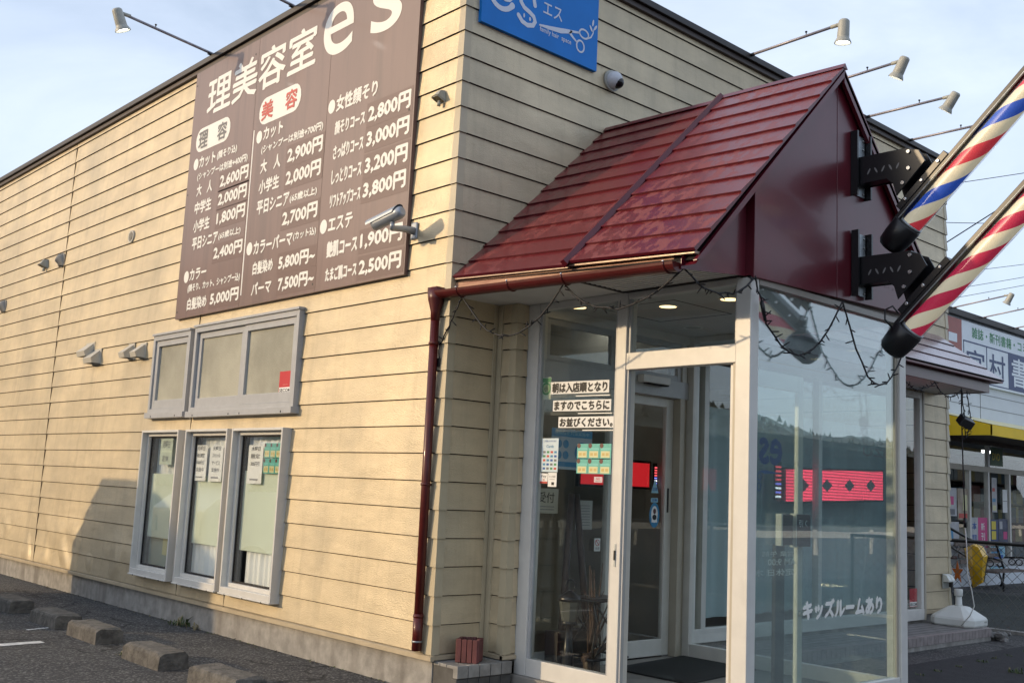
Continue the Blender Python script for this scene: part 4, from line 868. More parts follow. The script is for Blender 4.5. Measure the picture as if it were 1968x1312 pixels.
pl = [('ご利用いただけます', .02, .205, .12, .012, inkblue), ('Cards', .045, .165, .07, .02, stickerblue)]
for r_ in range(5):
    for c_ in range(4): pl.append((None, .015 + c_ * .036, .016 + r_ * .028, .024, .015, (inkblue, inkred, inkgrey, stickerblue, inkgreen)[(r_ * 3 + c_ * 2) % 5]))
notice('payment_poster', 'white poster of rows of small payment logos on the porch glass', 'poster', (XN, -.375, 1.242), YN, .160, .230, pl, mat('poster_pale_blue', (.55, .66, .72), .5))
card_sheet('coupon_sheet', 'six teal and yellow coupon cards on the porch glass', (XN, -.712, 1.234), YN, .308, .203)
notice('pay_sticker', 'small white sticker with red lower band below the payment poster', 'sticker', (XN, -.367, 1.163), YN, .076, .069, [(None, 0, 0, .076, .014, inkred), ('Pay', .014, .036, .05, .022, inkgrey), ('3', .03, .018, .016, .014, inkred)])
notice('card_sticker', 'white rounded card reader sticker with a black emblem on the porch glass', 'sticker', (XN, -.447, 1.142), YN, .082, .096, [('タッチ決済', .012, .062, .058, .014, inkgrey), (None, .014, .048, .05, .003, inkgrey), (None, .034, .012, .026, .02, ink)])
notice('price_tag_sticker', 'little pale pink sticker under the teal coupon cards', 'sticker', (XN, -.876, 1.182), YN, .073, .037, [('NG', .02, .016, .03, .014, inkred), (None, .012, .006, .05, .003, inkgrey)], mat('paper_pink', (.60, .48, .50), .6))
gp = []
b = MB(); b.disc((.60, -.345 - .03, 1.82), (-1, 0, 0), .045, inkgreen, 20); b.disc((.5995, -.375, 1.82), (-1, 0, 0), .033, mat('green_pale', (.32, .42, .26), .6), 20); b.box((.602, -.335, 1.745), (.6035, -.42, 1.90), papergreen); b.text('小', (.599, -.357, 1.80), YN, Z_, .036, .04, ink, .01, .0015); b.box((.6015, -.337, 1.865), (.6018, -.418, 1.895), inkgreen)
tag(b.build('green_sticker'), 'green round emblem sticker by the left porch frame', 'sticker')
# things seen through the porch glass
XF = V((1, 0, 0)); yi = -.262
hp = [(None, .0, .235, .425, .055, stickerblue), ('感染防止対策実施中', .03, .248, .36, .03, stickerlight)]
b = notice('hygiene_poster', 'large pale blue hygiene poster with round icons behind the teal cards', 'poster', (.783, yi, 1.272), XF, .425, .292, hp + [(None, .0, .02, .425, .035, stickerblue)], mat('poster_grey_blue', (.42, .50, .56), .6))
b = MB()
for (x, z) in ((.86, 1.455), (.93, 1.455), (.86, 1.375), (.93, 1.375)): b.disc((x, yi - .002, z), (0, -1, 0), .030, stickerblue, 18)
b.disc((1.10, yi - .002, 1.40), (0, -1, 0), .075, stickerblue, 24); o = b.build('icon', bpy.data.objects['hygiene_poster'])
notice('reception_notice', 'cream sheet with a large kanji for reception inside the porch', 'notice', (.655, yi, .955), XF, .22, .175, [('受付', .015, .075, .165, .075, ink), (None, .02, .045, .16, .006, inkgrey), (None, .02, .025, .16, .006, inkgrey)], mat('paper_cream', (.42, .40, .32), .7))
notice('plain_notice', 'pale sheet of small print pasted on the inner glass', 'notice', (1.06, yi, .846), XF, .175, .21, [(None, .02, .17 - .02 * k, .13, .005, inkgrey) for k in range(8)], mat('paper_grey', (.34, .34, .31), .7))
b = MB(); b.box((1.268, yi, .69), (1.334, yi + .001, .784), paper); b.disc((1.301, yi - .0008, .752), (0, -1, 0), .024, inkred, 18); b.disc((1.301, yi - .0012, .752), (0, -1, 0), .019, paper, 18); b.obox((1.301, yi - .0016, .752), (.018, 0, -.018), (0, .0003, 0), (.002, 0, .002), inkred); b.text('禁煙', (1.278, yi, .70), XF, Z_, .046, .02, inkgrey, .0, .0015)
tag(b.build('no_smoking_sticker'), 'small white no smoking sticker on the inner door frame', 'sticker')
# inner door stickers
yd2 = -.1925
b = MB(); b.disc((2.032, yd2, .962), (0, -1, 0), .062, stickerblue, 28, ax=(1, 0, 0), ry=.098); b.disc((2.032, yd2 - .0006, .968), (0, -1, 0), .040, paper, 24, ax=(1, 0, 0), ry=.066); b.disc((2.032, yd2 - .0012, .992), (0, -1, 0), .018, skin, 16, ax=(1, 0, 0), ry=.022); b.disc((2.032, yd2 - .0012, .945), (0, -1, 0), .026, ink, 16, ax=(1, 0, 0), ry=.022)
b.box((1.998, yd2 - .0012, .905), (2.066, yd2 - .0006, .925), paper); tag(b.build('oval_sticker'), 'blue oval sticker with a little capped figure on the inner door', 'sticker')
b = MB(); b.poly([(1.985, yd2, 1.135), (2.075, yd2, 1.135), (2.038, yd2, 1.235), (2.024, yd2, 1.235)], stickerlight); b.text('注意', (2.0, yd2, 1.152), XF, Z_, .06, .028, inkblue, .01, .001); tag(b.build('triangle_sticker'), 'pale blue triangular warning sticker on the inner door', 'sticker')
b = MB(); b.box((1.985, yd2, 1.062), (2.07, yd2 - .0006, 1.096), stickerlight); b.text('自動', (2.0, yd2 - .0006, 1.068), XF, Z_, .055, .022, inkblue, .01, .0008); tag(b.build('automatic_sticker'), 'pale blue oblong sticker between triangle and oval on the inner door', 'sticker')
# doormat
b = MB(); b.prism([(1.33, -.42, FZ + .001), (2.30, -.30, FZ + .001), (2.30, -.98, FZ + .001), (1.33, -1.10, FZ + .001)], (0, 0, .010), blackmat)
mg = mat('mat_green', (.05, .06, .055), .8)
for k in range(30):
    t0 = k / 30; x0 = 1.36 + .91 * t0
    for s in (1, -1):
        a = V((x0, -.45 + .12 * (x0 - 1.33) / .97, FZ + .0125)); c = V((min(2.28, max(1.35, x0 + s * .30)), -1.06 + .12 * (x0 - 1.33) / .97, FZ + .0125)); d = (c - a).normalized().cross(V((0, 0, 1))) * .0025
        b.poly([a - d, a + d, c + d, c - d], mg)
tag(b.build('doormat'), 'black ribbed rubber doormat with grey diagonal lattice inside the porch', 'doormat')
t = thing('floor_stand', 'dark upright floor stand with a tilted foot pad behind the porch front glass', 'stand', (1.39, -1.75, FZ)); b = MB(); b.box((1.345, -1.765, FZ + .02), (1.445, -1.735, .84), black); b.build('pole', t, bevel=.004)
b = MB(); b.box((1.15, -1.90, FZ + .001), (1.60, -1.60, FZ + .022), black); b.build('base_plate', t, bevel=.006); b = MB(); b.obox((1.24, -1.84, FZ + .085), (.055, 0, .035), (0, .045, 0), (-.003, 0, .005), galv); b.build('foot_pad', t)
# iron plant stand, lantern, crate, branches, easel poles inside the porch
t = thing('plant_stand', 'black iron lattice plant stand in the porch corner', 'plant stand', (.92, -.62, FZ)); b = MB()
for (x, y) in ((.77, -.52), (1.08, -.52), (.77, -.74), (1.08, -.74)): b.tube([(x, y, FZ), (x + .0, y, .10), (x + (.03 if x < .9 else -.03), y, .25), (x, y, .40)], .0085, black, 8)
b.build('leg', t); b = MB()
for z in (.40, .02): b.tube([(.75, -.50, z), (1.10, -.50, z), (1.10, -.76, z), (.75, -.76, z), (.75, -.50, z)], .009, black, 8)
for y in (-.50, -.76):
    for s in (0, 1):
        a, c = ((.77, .04), (1.08, .38)) if s else ((.77, .38), (1.08, .04)); b.tube([(a[0], y, a[1]), ((a[0] + c[0]) / 2, y - .0, (a[1] + c[1]) / 2), (c[0], y, c[1])], .0075, black, 8)
b.build('lattice', t); b = MB(); b.box((.755, -.505, .405), (1.095, -.755, .412), black); b.build('shelf', t)
t = thing('lantern', 'small dark garden lantern with ribbed glass and a hook in the porch', 'lantern', (.66, -.62, .26)); cx, cy = .66, -.62; b = MB()
b.tube([(cx, cy, .395), (cx, cy, .42), (cx, cy, .45), (cx, cy, .463)], [.085, .075, .03, .012], black, 8); b.tube([(cx, cy, .24), (cx, cy, .262)], .055, black, 8); b.build('roof', t)
b = MB(); b.tube([(cx, cy, .262), (cx, cy, .395)], [.050, .072], mat('lantern_glass', (.10, .10, .085), .2), 8, smooth=False); b.build('lamp_glass', t)
b = MB(); b.tube([(cx + .045 * math.cos(a), cy, .49 + .045 * math.sin(a)) for a in [R(-60 + 30 * k) for k in range(9)]], .005, black, 6); b.build('hook', t)
b = MB(); b.tube([(cx, cy, FZ + .001), (cx, cy, .24)], [.05, .02], black, 8); b.build('stem', t)
b = MB(); b.box((.70, -.36, FZ + .001), (1.02, -.48, .17), mat('crate_dark', (.015, .013, .013), .7)); 
for z in (-.06, .02, .10): b.box((.695, -.485, z), (1.025, -.4802, z + .012), woodb)
tag(b.build('crate'), 'dark slatted crate on the porch floor behind the iron stand', 'crate')
t = thing('easel', 'two dark leaning wooden poles meeting at the top inside the porch', 'easel', (.9, -.42, FZ))
for a, c in (((.80, -.40, FZ), (.93, -.34, 1.10)), ((1.10, -.42, FZ), (.98, -.34, 1.10))):
    b = MB(); b.tube([a, c], [.028, .022], woodb, 8); b.build('pole', t)
t = thing('dry_branch', 'bundle of bare brown branches standing in the porch', 'branches', (.86, -.66, FZ)); b = MB()
for k in range(9):
    a = V((.86 + random.uniform(-.03, .03), -.64, .02)); d = V((random.uniform(-.22, .30), random.uniform(-.08, .08), random.uniform(.25, .62))); m1 = a + d * .5 + V((random.uniform(-.04, .04), 0, 0)); b.tube([a, m1, a + d], [.010, .007, .003], twig, 6); b.tube([m1, m1 + V((random.uniform(-.15, .15), 0, .14))], [.006, .002], twig, 5)
b.tube([(.72, -.70, .02), (1.10, -.66, .12)], .022, twig, 7); b.build('twigs', t)
b = MB(); b.tube([(.86, -.65, FZ + .001), (.86, -.65, .04)], [.05, .065], woodb, 10); b.build('pot', t)

# ------------------------------------------------------------------ rain gutter and downpipe
t = thing('rain_gutter', 'dark red rain gutter and downpipe at the building corner', 'gutter', (-.05, .09, GZ)); b = MB(); n = 10
g0, g1 = V((-.050, .10, 2.455)), V((-.062, -2.045, 2.385))
for k in range(n):
    a0, a1 = math.pi + math.pi * k / n, math.pi + math.pi * (k + 1) / n
    for rr in (.052, .049):
        p = lambda c, a: V((c.x + rr * math.cos(a), c.y, c.z + rr * math.sin(a)))
        b.poly([p(g0, a0), p(g0, a1), p(g1, a1), p(g1, a0)], redpipe, True)
for c in (g0, g1): b.poly([(c.x + .052 * math.cos(math.pi + math.pi * k / n), c.y, c.z + .052 * math.sin(math.pi + math.pi * k / n)) for k in range(n + 1)], redpipe)
b.build('gutter', t)
for f in (.13, .37, .60, .97):
    b = MB(); c = g0.lerp(g1, f); b.tube([c + V((.054 * math.cos(math.pi + math.pi * k / n), 0, .054 * math.sin(math.pi + math.pi * k / n))) for k in range(n + 1)], .006, redpipe, 6); b.box((c.x + .05, c.y - .006, c.z - .004), (c.x + .09, c.y + .006, c.z + .004), redpipe); b.ball(c + V((-.054, 0, .004)), .007, bolt, 8, 6); b.build('bracket', t)
b = MB(); b.tube([(-.052, .095, 2.25), (-.052, .095, 2.31), (-.052, .095, 2.40), (-.052, .095, 2.475)], [.032, .034, .058, .062], redpipe, 14); b.box((-.09, .05, 2.44), (-.01, .15, 2.485), redpipe); b.build('hopper', t)
b = MB(); b.tube([(-.052, .095, 2.26), (-.052, .095, .035)], .031, redpipe, 16); b.tube([(-.052, .095, .26), (-.052, .095, .02)], .034, redpipe, 16); b.build('downpipe', t)
for z in (2.09, 1.12, .245): b = MB(); b.tube([(-.052, .095, z - .008), (-.052, .095, z + .008)], .0365, redpipe, 16); b.box((-.03, .088, z - .006), (.0, .102, z + .006), redpipe); b.build('strap', t)
b = MB(); b.tube([(-.052, .095, .075), (-.052, .095, .085)], .037, galv, 16); b.build('strap', t)

# ------------------------------------------------------------------ pent canopy along the front, shop window, tiled steps
b = MB(); nC = 4
for k in range(nC):
    t0, t1 = k / nC, (k + 1) / nC
    q = lambda t, d, x: (x, -.70 + .70 * t - d * .62, 2.565 + .56 * t + d * .78)
    xr = lambda t: 7.46 - .10 * t
    b.poly([q(t0, .011, 2.53), q(t0, .011, xr(t0)), q(t1, .002, xr(t1)), q(t1, .002, 2.53)], MATS.get('roof_faded') or mat('roof_faded', (.13, .028, .03), .25, col2=(.27, .17, .18), var=(4, 1), coat=.3, stretch=(1, 3, 3)))
    b.poly([q(t0, .011, 2.53), q(t0, .011, xr(t0)), q(t0, -.004, xr(t0)), q(t0, -.006, 2.53)], darkgap)
b.poly([(7.44, -.70, 2.55), (7.44, .0, 2.55), (7.34, .0, 3.11)], redpaint); b.box((2.53, -.70, 2.535), (7.44, .0, 2.552), redpaint); b.build('canopy_roof', salon)
mauve = mat('mauve_board', (.13, .072, .072), .35, coat=.2)
b = MB(); b.box((2.53, -.62, 2.415), (7.27, -.595, 2.530), mauve); b.box((7.245, -.595, 2.415), (7.27, .0, 2.530), mauve); b.build('canopy_fascia', salon, bevel=.003)
b = MB(); b.box((2.53, -.594, 2.424), (7.244, .0, 2.44), soffitm); b.build('canopy_soffit', salon)
sw = MB(); x0, x1, z0, z1 = 2.52, 6.865, -.095, 2.40
sw.box((x0, -.045, z0), (x1, .03, .020), alum); sw.box((x0, -.04, 2.33), (x1, .03, 2.40), alum)
for x in (2.52, 2.86, 4.70, 6.80): sw.box((x, -.042, .020), (x + .065, .03, 2.33), alum)
sw.box((6.866, -.05, -.1), (6.90, .0, 2.42), jambm)
swo = sw.build('shop_window', salon, bevel=.004)
for a, c in ((2.925, 4.70), (4.765, 6.80), (2.585, 2.86)):
    k = MB(); k.box((a, -.006, .02), (c, -.001, 2.33), glassw); k.build('pane', swo)
lace('front_curtain', 'long teal curtain behind the shop window, beside the porch', 2.60, 4.70, .05, 1.95, .30, m=blindteal, amp=.022, axis='y', n=120, group='teal curtains in the shop window')
lace('front_curtain', 'long teal curtain behind the shop window, beside the outlet box', 4.76, 6.84, .05, 1.98, .34, m=blindteal, amp=.022, axis='y', n=120, group='teal curtains in the shop window')
# LED sign boards
ledred2 = mat('led_deep_red', (.30, .01, .012), .4, emit=((1.0, .03, .04), .32))
def led(label, A, B, h, nd, screen=None):
    A, B = V(A), V(B); U = (B - A).normalized(); W = (B - A).length; Zl = V((0, 0, 1)); n = U.cross(Zl).normalized(); t = thing('led_sign', label, 'LED sign', tuple((A + B) / 2), 'red LED signs'); b = MB()
    c = (A + B) / 2 + Zl * h / 2; b.obox(c + n * -.02, U * (W / 2 + .02), Zl * (h / 2 + .02), n * .018, black); b.build('case', t); b = MB()
    b.poly([A + n * .001, B + n * .001, B + Zl * h + n * .001, A + Zl * h + n * .001], screen or ledred); b.build('screen', t); b = MB()
    for k in range(nd):
        q = A + U * W * ((k + .7) / (nd + .3)) + Zl * h * .5 + n * .002; r_ = h * .25
        b.poly([q + U * -r_ * 1.35, q - Zl * r_ * .85, q + U * r_ * 1.35, q + Zl * r_ * .85], MATS['led_dark']); b.poly([q - Zl * r_ * .2 + U * .0, q - Zl * r_ * .75 - U * r_ * .75, q - Zl * r_ * .75 + U * r_ * .75], MATS['led_dark']) if False else None
    b.build('diamond', t)
mat('led_dark', (.16, .24, .24), .5)
led('long red LED sign with four dark diamonds in the shop window', (4.345, .10, 1.118), (6.225, .10, 1.180), .305, 4)
led('short red LED sign with a dark diamond beyond the inner door', (1.50, .12, 1.180), (2.33, .12, 1.183), .195, 1, ledred2)
def led_pole(label, x, y, z, h, w_=.05):
    t = thing('led_barber_light', label, 'LED light', (x, y, z), 'tiny red and blue LED poles'); b = MB(); b.box((x - w_ * .6, y + .004, z - .02), (x + w_ * .6, y + .02, z + h + .02), black); b.build('case', t); b = MB(); n = 8
    for k in range(n): b.box((x - w_ / 2, y, z + h * k / n), (x + w_ / 2, y + .003, z + h * (k + .45) / n), ledr2 if k >= 4 else (ledblue if k % 2 else ledwhite))
    b.build('light_bars', t)
led_pole('tiny red and blue LED pole at the diamond sign, end by the open door', 4.19, .08, 1.15, .32, .09); led_pole('tiny red and blue LED pole at the diamond sign, end by the window frame', 6.37, .08, 1.19, .32, .09); led_pole('tiny red and blue LED pole behind the inner door above the triangle sticker', 2.405, .11, 1.19, .175, .03)
# tiled steps
st = MB(); st.box((.02, -.245, GZ - .05), (.50, -.002, -.045), tiledark)
for k in range(5): st.box((.014 + k * .097, -.262, -.115), (.014 + k * .097 + .091, -.215, -.036), tilecap)
for j in range(3):
    for k in range(5): st.box((.016 + k * .097, -.2145 + j * .071, -.06), (.016 + k * .097 + .092, -.2145 + j * .071 + .067, -.0385), tilecap)
for k in range(5):
    st.box((.016 + k * .097, -.252, -.22), (.016 + k * .097 + .092, -.20, -.122), tiledark)
tag(st.build('tiled_step', bevel=.004), 'small grey tiled step under the red slatted planter at the corner', 'step')
st = MB(); st.box((2.50, -.66, GZ - .05), (7.10, -.05, -.145), concrete); st.box((2.50, -.60, -.1445), (7.08, -.052, -.125), tilegrey)
nb = 60
for k in range(nb):
    xa = 2.5 + 4.6 * k / nb; st.box((xa, -.668, -.205), (xa + 4.6 / nb - .006, -.602, -.122), mat('brick_edge', (.25, .215, .205), .6, var=(9, .25)) if 'brick_edge' not in MATS else MATS['brick_edge'])
tag(st.build('tiled_apron'), 'long grey tiled apron with brick edging below the shop window', 'step')
# red slatted planter
t = thing('planter_box', 'red-brown square planter of upright slats on the tiled step', 'planter', (.10, -.17, -.036)); ca, sa = math.cos(R(28)), math.sin(R(28))
pc = V((.215, -.135, 0)); s2 = .068
U1, U2 = V((ca, sa, 0)), V((-sa, ca, 0)); U1, U2 = V((.80, .60, 0)), V((-.60, .80, 0))
for i in range(4):
    a, o_ = ((U1, -U2), (U2, U1), (U1, U2), (U2, -U1))[i]
    for k in range(4):
        c = pc + o_ * s2 + a * (-.06 + .0365 * k + .006) + V((0, 0, .040 + random.uniform(-.002, .002))); b = MB(); b.obox(c, a * .0162, o_ * .011, V((0, 0, .0745)), brickred); b.build('slat', t, bevel=.003)
b = MB(); b.obox(pc + V((0, 0, .015)), U1 * .055, U2 * .055, V((0, 0, .045)), mat('soil', (.02, .012, .01), .9)); b.build('soil', t)

# ------------------------------------------------------------------ barber poles
BP = ((-2.535, 2.849), (-3.259, 3.545))                              # axis in y,z
def barber_pole(label, dz, smat, yoff=0.0):
    t = thing('barber_pole', label, 'barber pole', (1.726, -2.115, 3.1 + dz), 'tilted barber poles on the red gable'); o = V((0, yoff, dz)); x = 1.726
    A0 = V((x, BP[0][0], BP[0][1])) + o; D = V((0, BP[1][0] - BP[0][0], BP[1][1] - BP[0][1])).normalized(); Nw = V((0, D.z, -D.y)); Xv = V((1, 0, 0))
    # drum
    b = MB(); Lp, r, seg, nl = 1.55, .063, 40, 24; i0 = 0
    for a in range(nl + 1):
        for q in range(seg + 1):
            th = 2 * math.pi * q / seg; b.v.append(A0 + D * (Lp * a / nl) + (Xv * math.cos(th) + Nw * math.sin(th)) * r)
    for a in range(nl):
        for q in range(seg):
            b.f.append([a * (seg + 1) + q, a * (seg + 1) + q + 1, (a + 1) * (seg + 1) + q + 1, (a + 1) * (seg + 1) + q]); b.m.append(b.mi(smat)); b.sm.append(True)
            pitch = .62; v0, v1 = Lp * a / nl / pitch, Lp * (a + 1) / nl / pitch; u0, u1 = -q / seg, -(q + 1) / seg
            b.uv[len(b.f) - 1] = [(u0, v0), (u1, v0), (u1, v1), (u0, v1)]
    b.build('striped_drum', t)
    b = MB(); b.tube([A0, A0 + D * Lp], .072, acry, 40, cap=False); b.build('clear_tube', t)
    b = MB(); Ac = A0 + Nw * .018; b.tube([Ac - D * .190 , Ac - D * .182, Ac - D * .158, Ac - D * .09, Ac + D * .0, Ac + D * .008], [.045, .068, .086, .094, .096, .088], black, 36); b.build('end_cap', t)
    b = MB(); b.tube([A0 + D * .008, A0 + D * .024], .0755, galv, 40); b.build('end_ring', t)
    b = MB(); b.tube([A0 + D * Lp, A0 + D * (Lp + .10), A0 + D * (Lp + .13)], [.087, .084, .05], black, 36); b.build('end_cap', t)
    b = MB(); c = A0 + D * (Lp / 2) + Nw * .088; b.obox(c, D * (Lp / 2 + .03), Nw * .020, Xv * .048, black); b.obox(c - Nw * .010 + Xv * -.0485, D * (Lp / 2), Nw * .004, Xv * .003, galv); b.build('rail', t, bevel=.005)
    b = MB(); c = A0 + D * .27 + Nw * .124; b.obox(c, D * .22, Nw * .022, Xv * .055, black)
    for s in (-.15, .0, .15): b.tube([c + D * s - Xv * .055, c + D * s - Xv * .066], .012, bolt, 10)
    b.build('clamp', t, bevel=.004)
    # wall plate
    b = MB(); b.box((1.662, -2.172 + yoff, 3.118 + dz), (1.802, -2.182 + yoff, 3.535 + dz), galv)
    for zz in (3.14, 3.20, 3.45, 3.51):
        for xx in (1.682, 1.782): b.tube([(xx, -2.182 + yoff, zz + dz), (xx, -2.19 + yoff, zz + dz)], .008, bolt, 8)
    b.build('wall_plate', t)
    for xx in (1.640, 1.812): b = MB(); b.box((xx, -2.172 + yoff, 3.105 + dz), (xx + .018, -2.222 + yoff, 3.545 + dz), black); b.build('side_flange', t)
    # arm with gusset
    b = MB(); z0_, z1_ = 3.192 + dz, 3.366 + dz
    prof = [(-2.185 + yoff, z0_ - .01), (-2.185 + yoff, z1_), (-2.54 + yoff, z1_ - .005), (-2.625 + yoff, z1_ - .035), (-2.668 + yoff, z1_ - .115), (-2.475 + yoff, z0_ - .135), (-2.45 + yoff, z0_ - .05), (-2.41 + yoff, z0_ - .012)]
    b.prism([(1.672, y, z) for y, z in prof], (.012, 0, 0), black); b.prism([(1.782, y, z) for y, z in prof], (.012, 0, 0), black)
    b.box((1.684, -2.19 + yoff, z1_ - .014), (1.782, -2.56 + yoff, z1_ - .002), black); b.box((1.684, -2.19 + yoff, z0_ - .006), (1.782, -2.43 + yoff, z0_ + .004), black); b.box((1.687, -2.186 + yoff, z0_ + .006), (1.779, -2.30 + yoff, z1_ - .016), black)
    b.build('arm', t, bevel=.002)
    b = MB()
    for k in range(5):
        y = -2.285 - .05 * k + yoff; ang = R(62 if k % 2 == 0 else 118); d = V((0, -math.cos(ang), math.sin(ang))); b.disc(V((1.6715, y, z0_ + .062)), (-1, 0, 0), .022, MATS['slot_grey'] if 'slot_grey' in MATS else mat('slot_grey', (.20, .195, .195), .5), 12, ax=d, ry=.006)
    b.build('slot', t); b = MB()
    for (y, z) in ((-2.560, z0_ + .03), (-2.560, z1_ - .035), (-2.520, z0_ - .06)): b.tube([(1.672, y + yoff, z), (1.660, y + yoff, z)], .012, bolt, 10)
    b.build('bolt_head', t)
    if dz < -.1:
        b = MB(); b.tube([A0 + D * .04 + Nw * .12 - Xv * .055, A0 + D * .05 + Nw * .18 - Xv * .065, A0 + D * .0 + Nw * .20 - Xv * .07, A0 - D * .04 + Nw * .15 - Xv * .08, A0 - D * .05 + Nw * .085 - Xv * .06], .006, black, 8); b.build('power_cord', t)
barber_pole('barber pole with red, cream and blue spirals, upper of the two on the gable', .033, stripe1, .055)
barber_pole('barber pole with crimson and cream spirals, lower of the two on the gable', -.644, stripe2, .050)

# ------------------------------------------------------------------ fairy lights
def sag(p, q, d, n=10): 
    p, q = V(p), V(q); return [p.lerp(q, k / n) + V((0, 0, -d * 4 * (k / n) * (1 - k / n))) for k in range(n)]
def fairy(label, spans, bulbs=True, seedv=1):
    rnd = random.Random(seedv); pts = []
    for (p, q, d) in spans: pts += sag(p, q, d)
    pts.append(V(spans[-1][1])); pts = [p + V((rnd.uniform(-.006, .006), rnd.uniform(-.006, .006), rnd.uniform(-.008, .008))) for p in pts]
    t = thing('fairy_lights', label, 'string lights', tuple(pts[0]), 'dark unlit fairy light strings'); b = MB(); b.tube(pts, .0058, wirem, 6); b.build('cable', t); b = MB()
    for k in range(len(pts) - 1):
        for f in ((.15, .65) if (pts[k + 1] - pts[k]).length > .05 else (.4,)):
            a = pts[k].lerp(pts[k + 1], f); d = V((rnd.uniform(-1, 1), rnd.uniform(-1, 1), rnd.uniform(-.9, .6))).normalized() * rnd.uniform(.035, .055); b.tube([a, a + d * .7, a + d], [.004, .0045, .003], wirem, 5)
    b.build('bulbs', t); return t
t = fairy('dark fairy lights swagged from the downpipe along the gutter to the porch corner', [((-.02, .06, 2.09), (-.03, -.16, 2.40), .02), ((-.03, -.16, 2.40), (-.02, -1.12, 2.375), .30), ((-.02, -1.12, 2.375), (.0, -2.03, 2.37), .19), ((.0, -2.03, 2.37), (.53, -2.13, 2.385), .12)], seedv=3)
b = MB(); b.box((-.03, .05, 1.93), (.0, .085, 1.99), black); b.tube([(-.02, .06, 2.09), (-.025, .07, 2.04), (-.015, .068, 1.985)], .0045, wirem, 6); b.build('plug', t, bevel=.005)
t = fairy('dark fairy lights hanging in two deep loops across the porch front glass', [((.53, -2.14, 2.385), (.645, -2.14, 2.14), -.01), ((.645, -2.14, 2.14), (1.416, -2.19, 2.39), .26), ((1.416, -2.19, 2.39), (2.25, -2.16, 2.16), .37), ((2.25, -2.16, 2.16), (2.42, -2.14, 2.40), .02)], seedv=5)
b = MB(); b.tube([(.60, -2.14, 2.27), (.615, -2.14, 2.22), (.635, -2.14, 2.15)], [.008, .014, .008], black, 8); b.build('plug', t)
t = fairy('dark fairy lights under the canopy soffit ending in a coiled loop with a black adaptor', [((5.30, -.58, 2.40), (6.00, -.60, 2.405), .10), ((6.0, -.6, 2.405), (6.62, -.6, 2.40), .12), ((6.62, -.6, 2.40), (6.70, -.6, 1.88), .0), ((6.70, -.6, 1.88), (6.82, -.6, 2.10), .04), ((6.82, -.6, 2.10), (6.75, -.6, 2.39), .0)], seedv=8)
b = MB(); b.obox((6.70, -.60, 2.05), V((.07, -.03, -.025)), V((.02, .03, .03)), V((.02, -.02, .04)), black); b.build('adaptor', t, bevel=.006)
t = thing('extension_cable', 'black and white power cable hanging from the canopy down to the apron', 'cable', (6.72, -.56, -.12)); b = MB()
b.tube([(6.70, -.56, 2.41), (6.71, -.556, 2.0), (6.72, -.558, 1.5), (6.72, -.57, 1.0)], .007, wirem, 6); b.build('black_lead', t); b = MB(); b.tube([(6.72, -.57, 1.03), (6.72, -.57, .93)], .018, black, 8); b.build('connector', t)
b = MB(); b.tube([(6.72, -.57, .94), (6.72, -.585, .7), (6.715, -.59, .45), (6.72, -.63, .28), (6.73, -.65, .12), (6.71, -.61, .02), (6.74, -.5, -.1)], .006, white, 6); b.build('white_lead', t)

# ------------------------------------------------------------------ things at the right corner
t = thing('umbrella_base', 'white plastic water-filled parasol base on the tiled apron', 'parasol base', (7.06, -.36, -.122)); b = MB(); cx, cy, bz = 7.05, -.34, -.121
def ringp(h, z): return [V((cx + a * h * .8, cy + c * h * .8, bz + z * .85)) for a, c in ((-.30, -.20), (-.20, -.30), (.20, -.30), (.30, -.20), (.30, .20), (.20, .30), (-.20, .30), (-.30, .20))]
rings = [ringp(.96, 0), ringp(1.0, .02), ringp(1.0, .085), ringp(.95, .11), ringp(.38, .23), ringp(.30, .235)]
for a, c in zip(rings, rings[1:]):
    for k in range(8): b.poly([a[k], a[(k + 1) % 8], c[(k + 1) % 8], c[k]], white)
b.poly(rings[-1], white); b.build('tank', t, bevel=.006)
b = MB(); b.tube([(cx, cy, bz + .19), (cx, cy, bz + .22), (cx, cy, bz + .32)], [.045, .034, .030], white, 16); b.build('stem', t); b = MB(); b.tube([(cx, cy, bz + .305), (cx, cy, bz + .31), (cx, cy, bz + .375), (cx, cy, bz + .38)], [.038, .043, .043, .038], white, 16); b.build('cap', t)
b = MB(); b.box((cx + .08, cy - .2415, bz + .04), (cx + .14, cy - .2385, bz + .058), MATS['lamp_grey']); b.build('filler_mark', t)
t = thing('outlet_box', 'white outdoor socket cover with plugs on the far end of the front siding', 'outlet', (7.42, -.02, .30)); b = MB(); b.box((7.34, -.016, .225), (7.50, -.03, .385), lampgrey); b.build('plate', t, bevel=.004)
b = MB()
for x in (7.345, 7.425): b.prism([(x, -.03, .385), (x, -.07, .37), (x, -.10, .32), (x, -.10, .30), (x, -.03, .30)], (.072, 0, 0), white)
b.build('cover', t, bevel=.004); b = MB(); b.box((7.44, -.085, .24), (7.475, -.05, .30), black); b.tube([(7.45, -.07, .25), (7.44, -.09, .17), (7.47, -.08, .2)], .008, black, 6); b.tube([(7.48, -.07, .25), (7.50, -.08, .14), (7.54, -.07, -.05), (7.58, -.1, -.1)], .006, black, 6); b.build('plug', t)
b = MB(); rr = random.Random(4)
for k in range(16):
    c = V((7.22 + rr.uniform(-.10, .30), -.60 + rr.uniform(-.18, .12), GZ + rr.uniform(.0, .07))); s_ = rr.uniform(.03, .08); i0 = len(b.v); b.ball(c, (s_, s_ * .8, s_ * .6), rubble, 7, 5)
    for q in range(i0, len(b.v)): b.v[q] += V((rr.uniform(-.01, .01), rr.uniform(-.01, .01), rr.uniform(-.01, .01)))
b.sm = [False] * len(b.f); tag(b.build('broken_concrete'), kind='stuff')

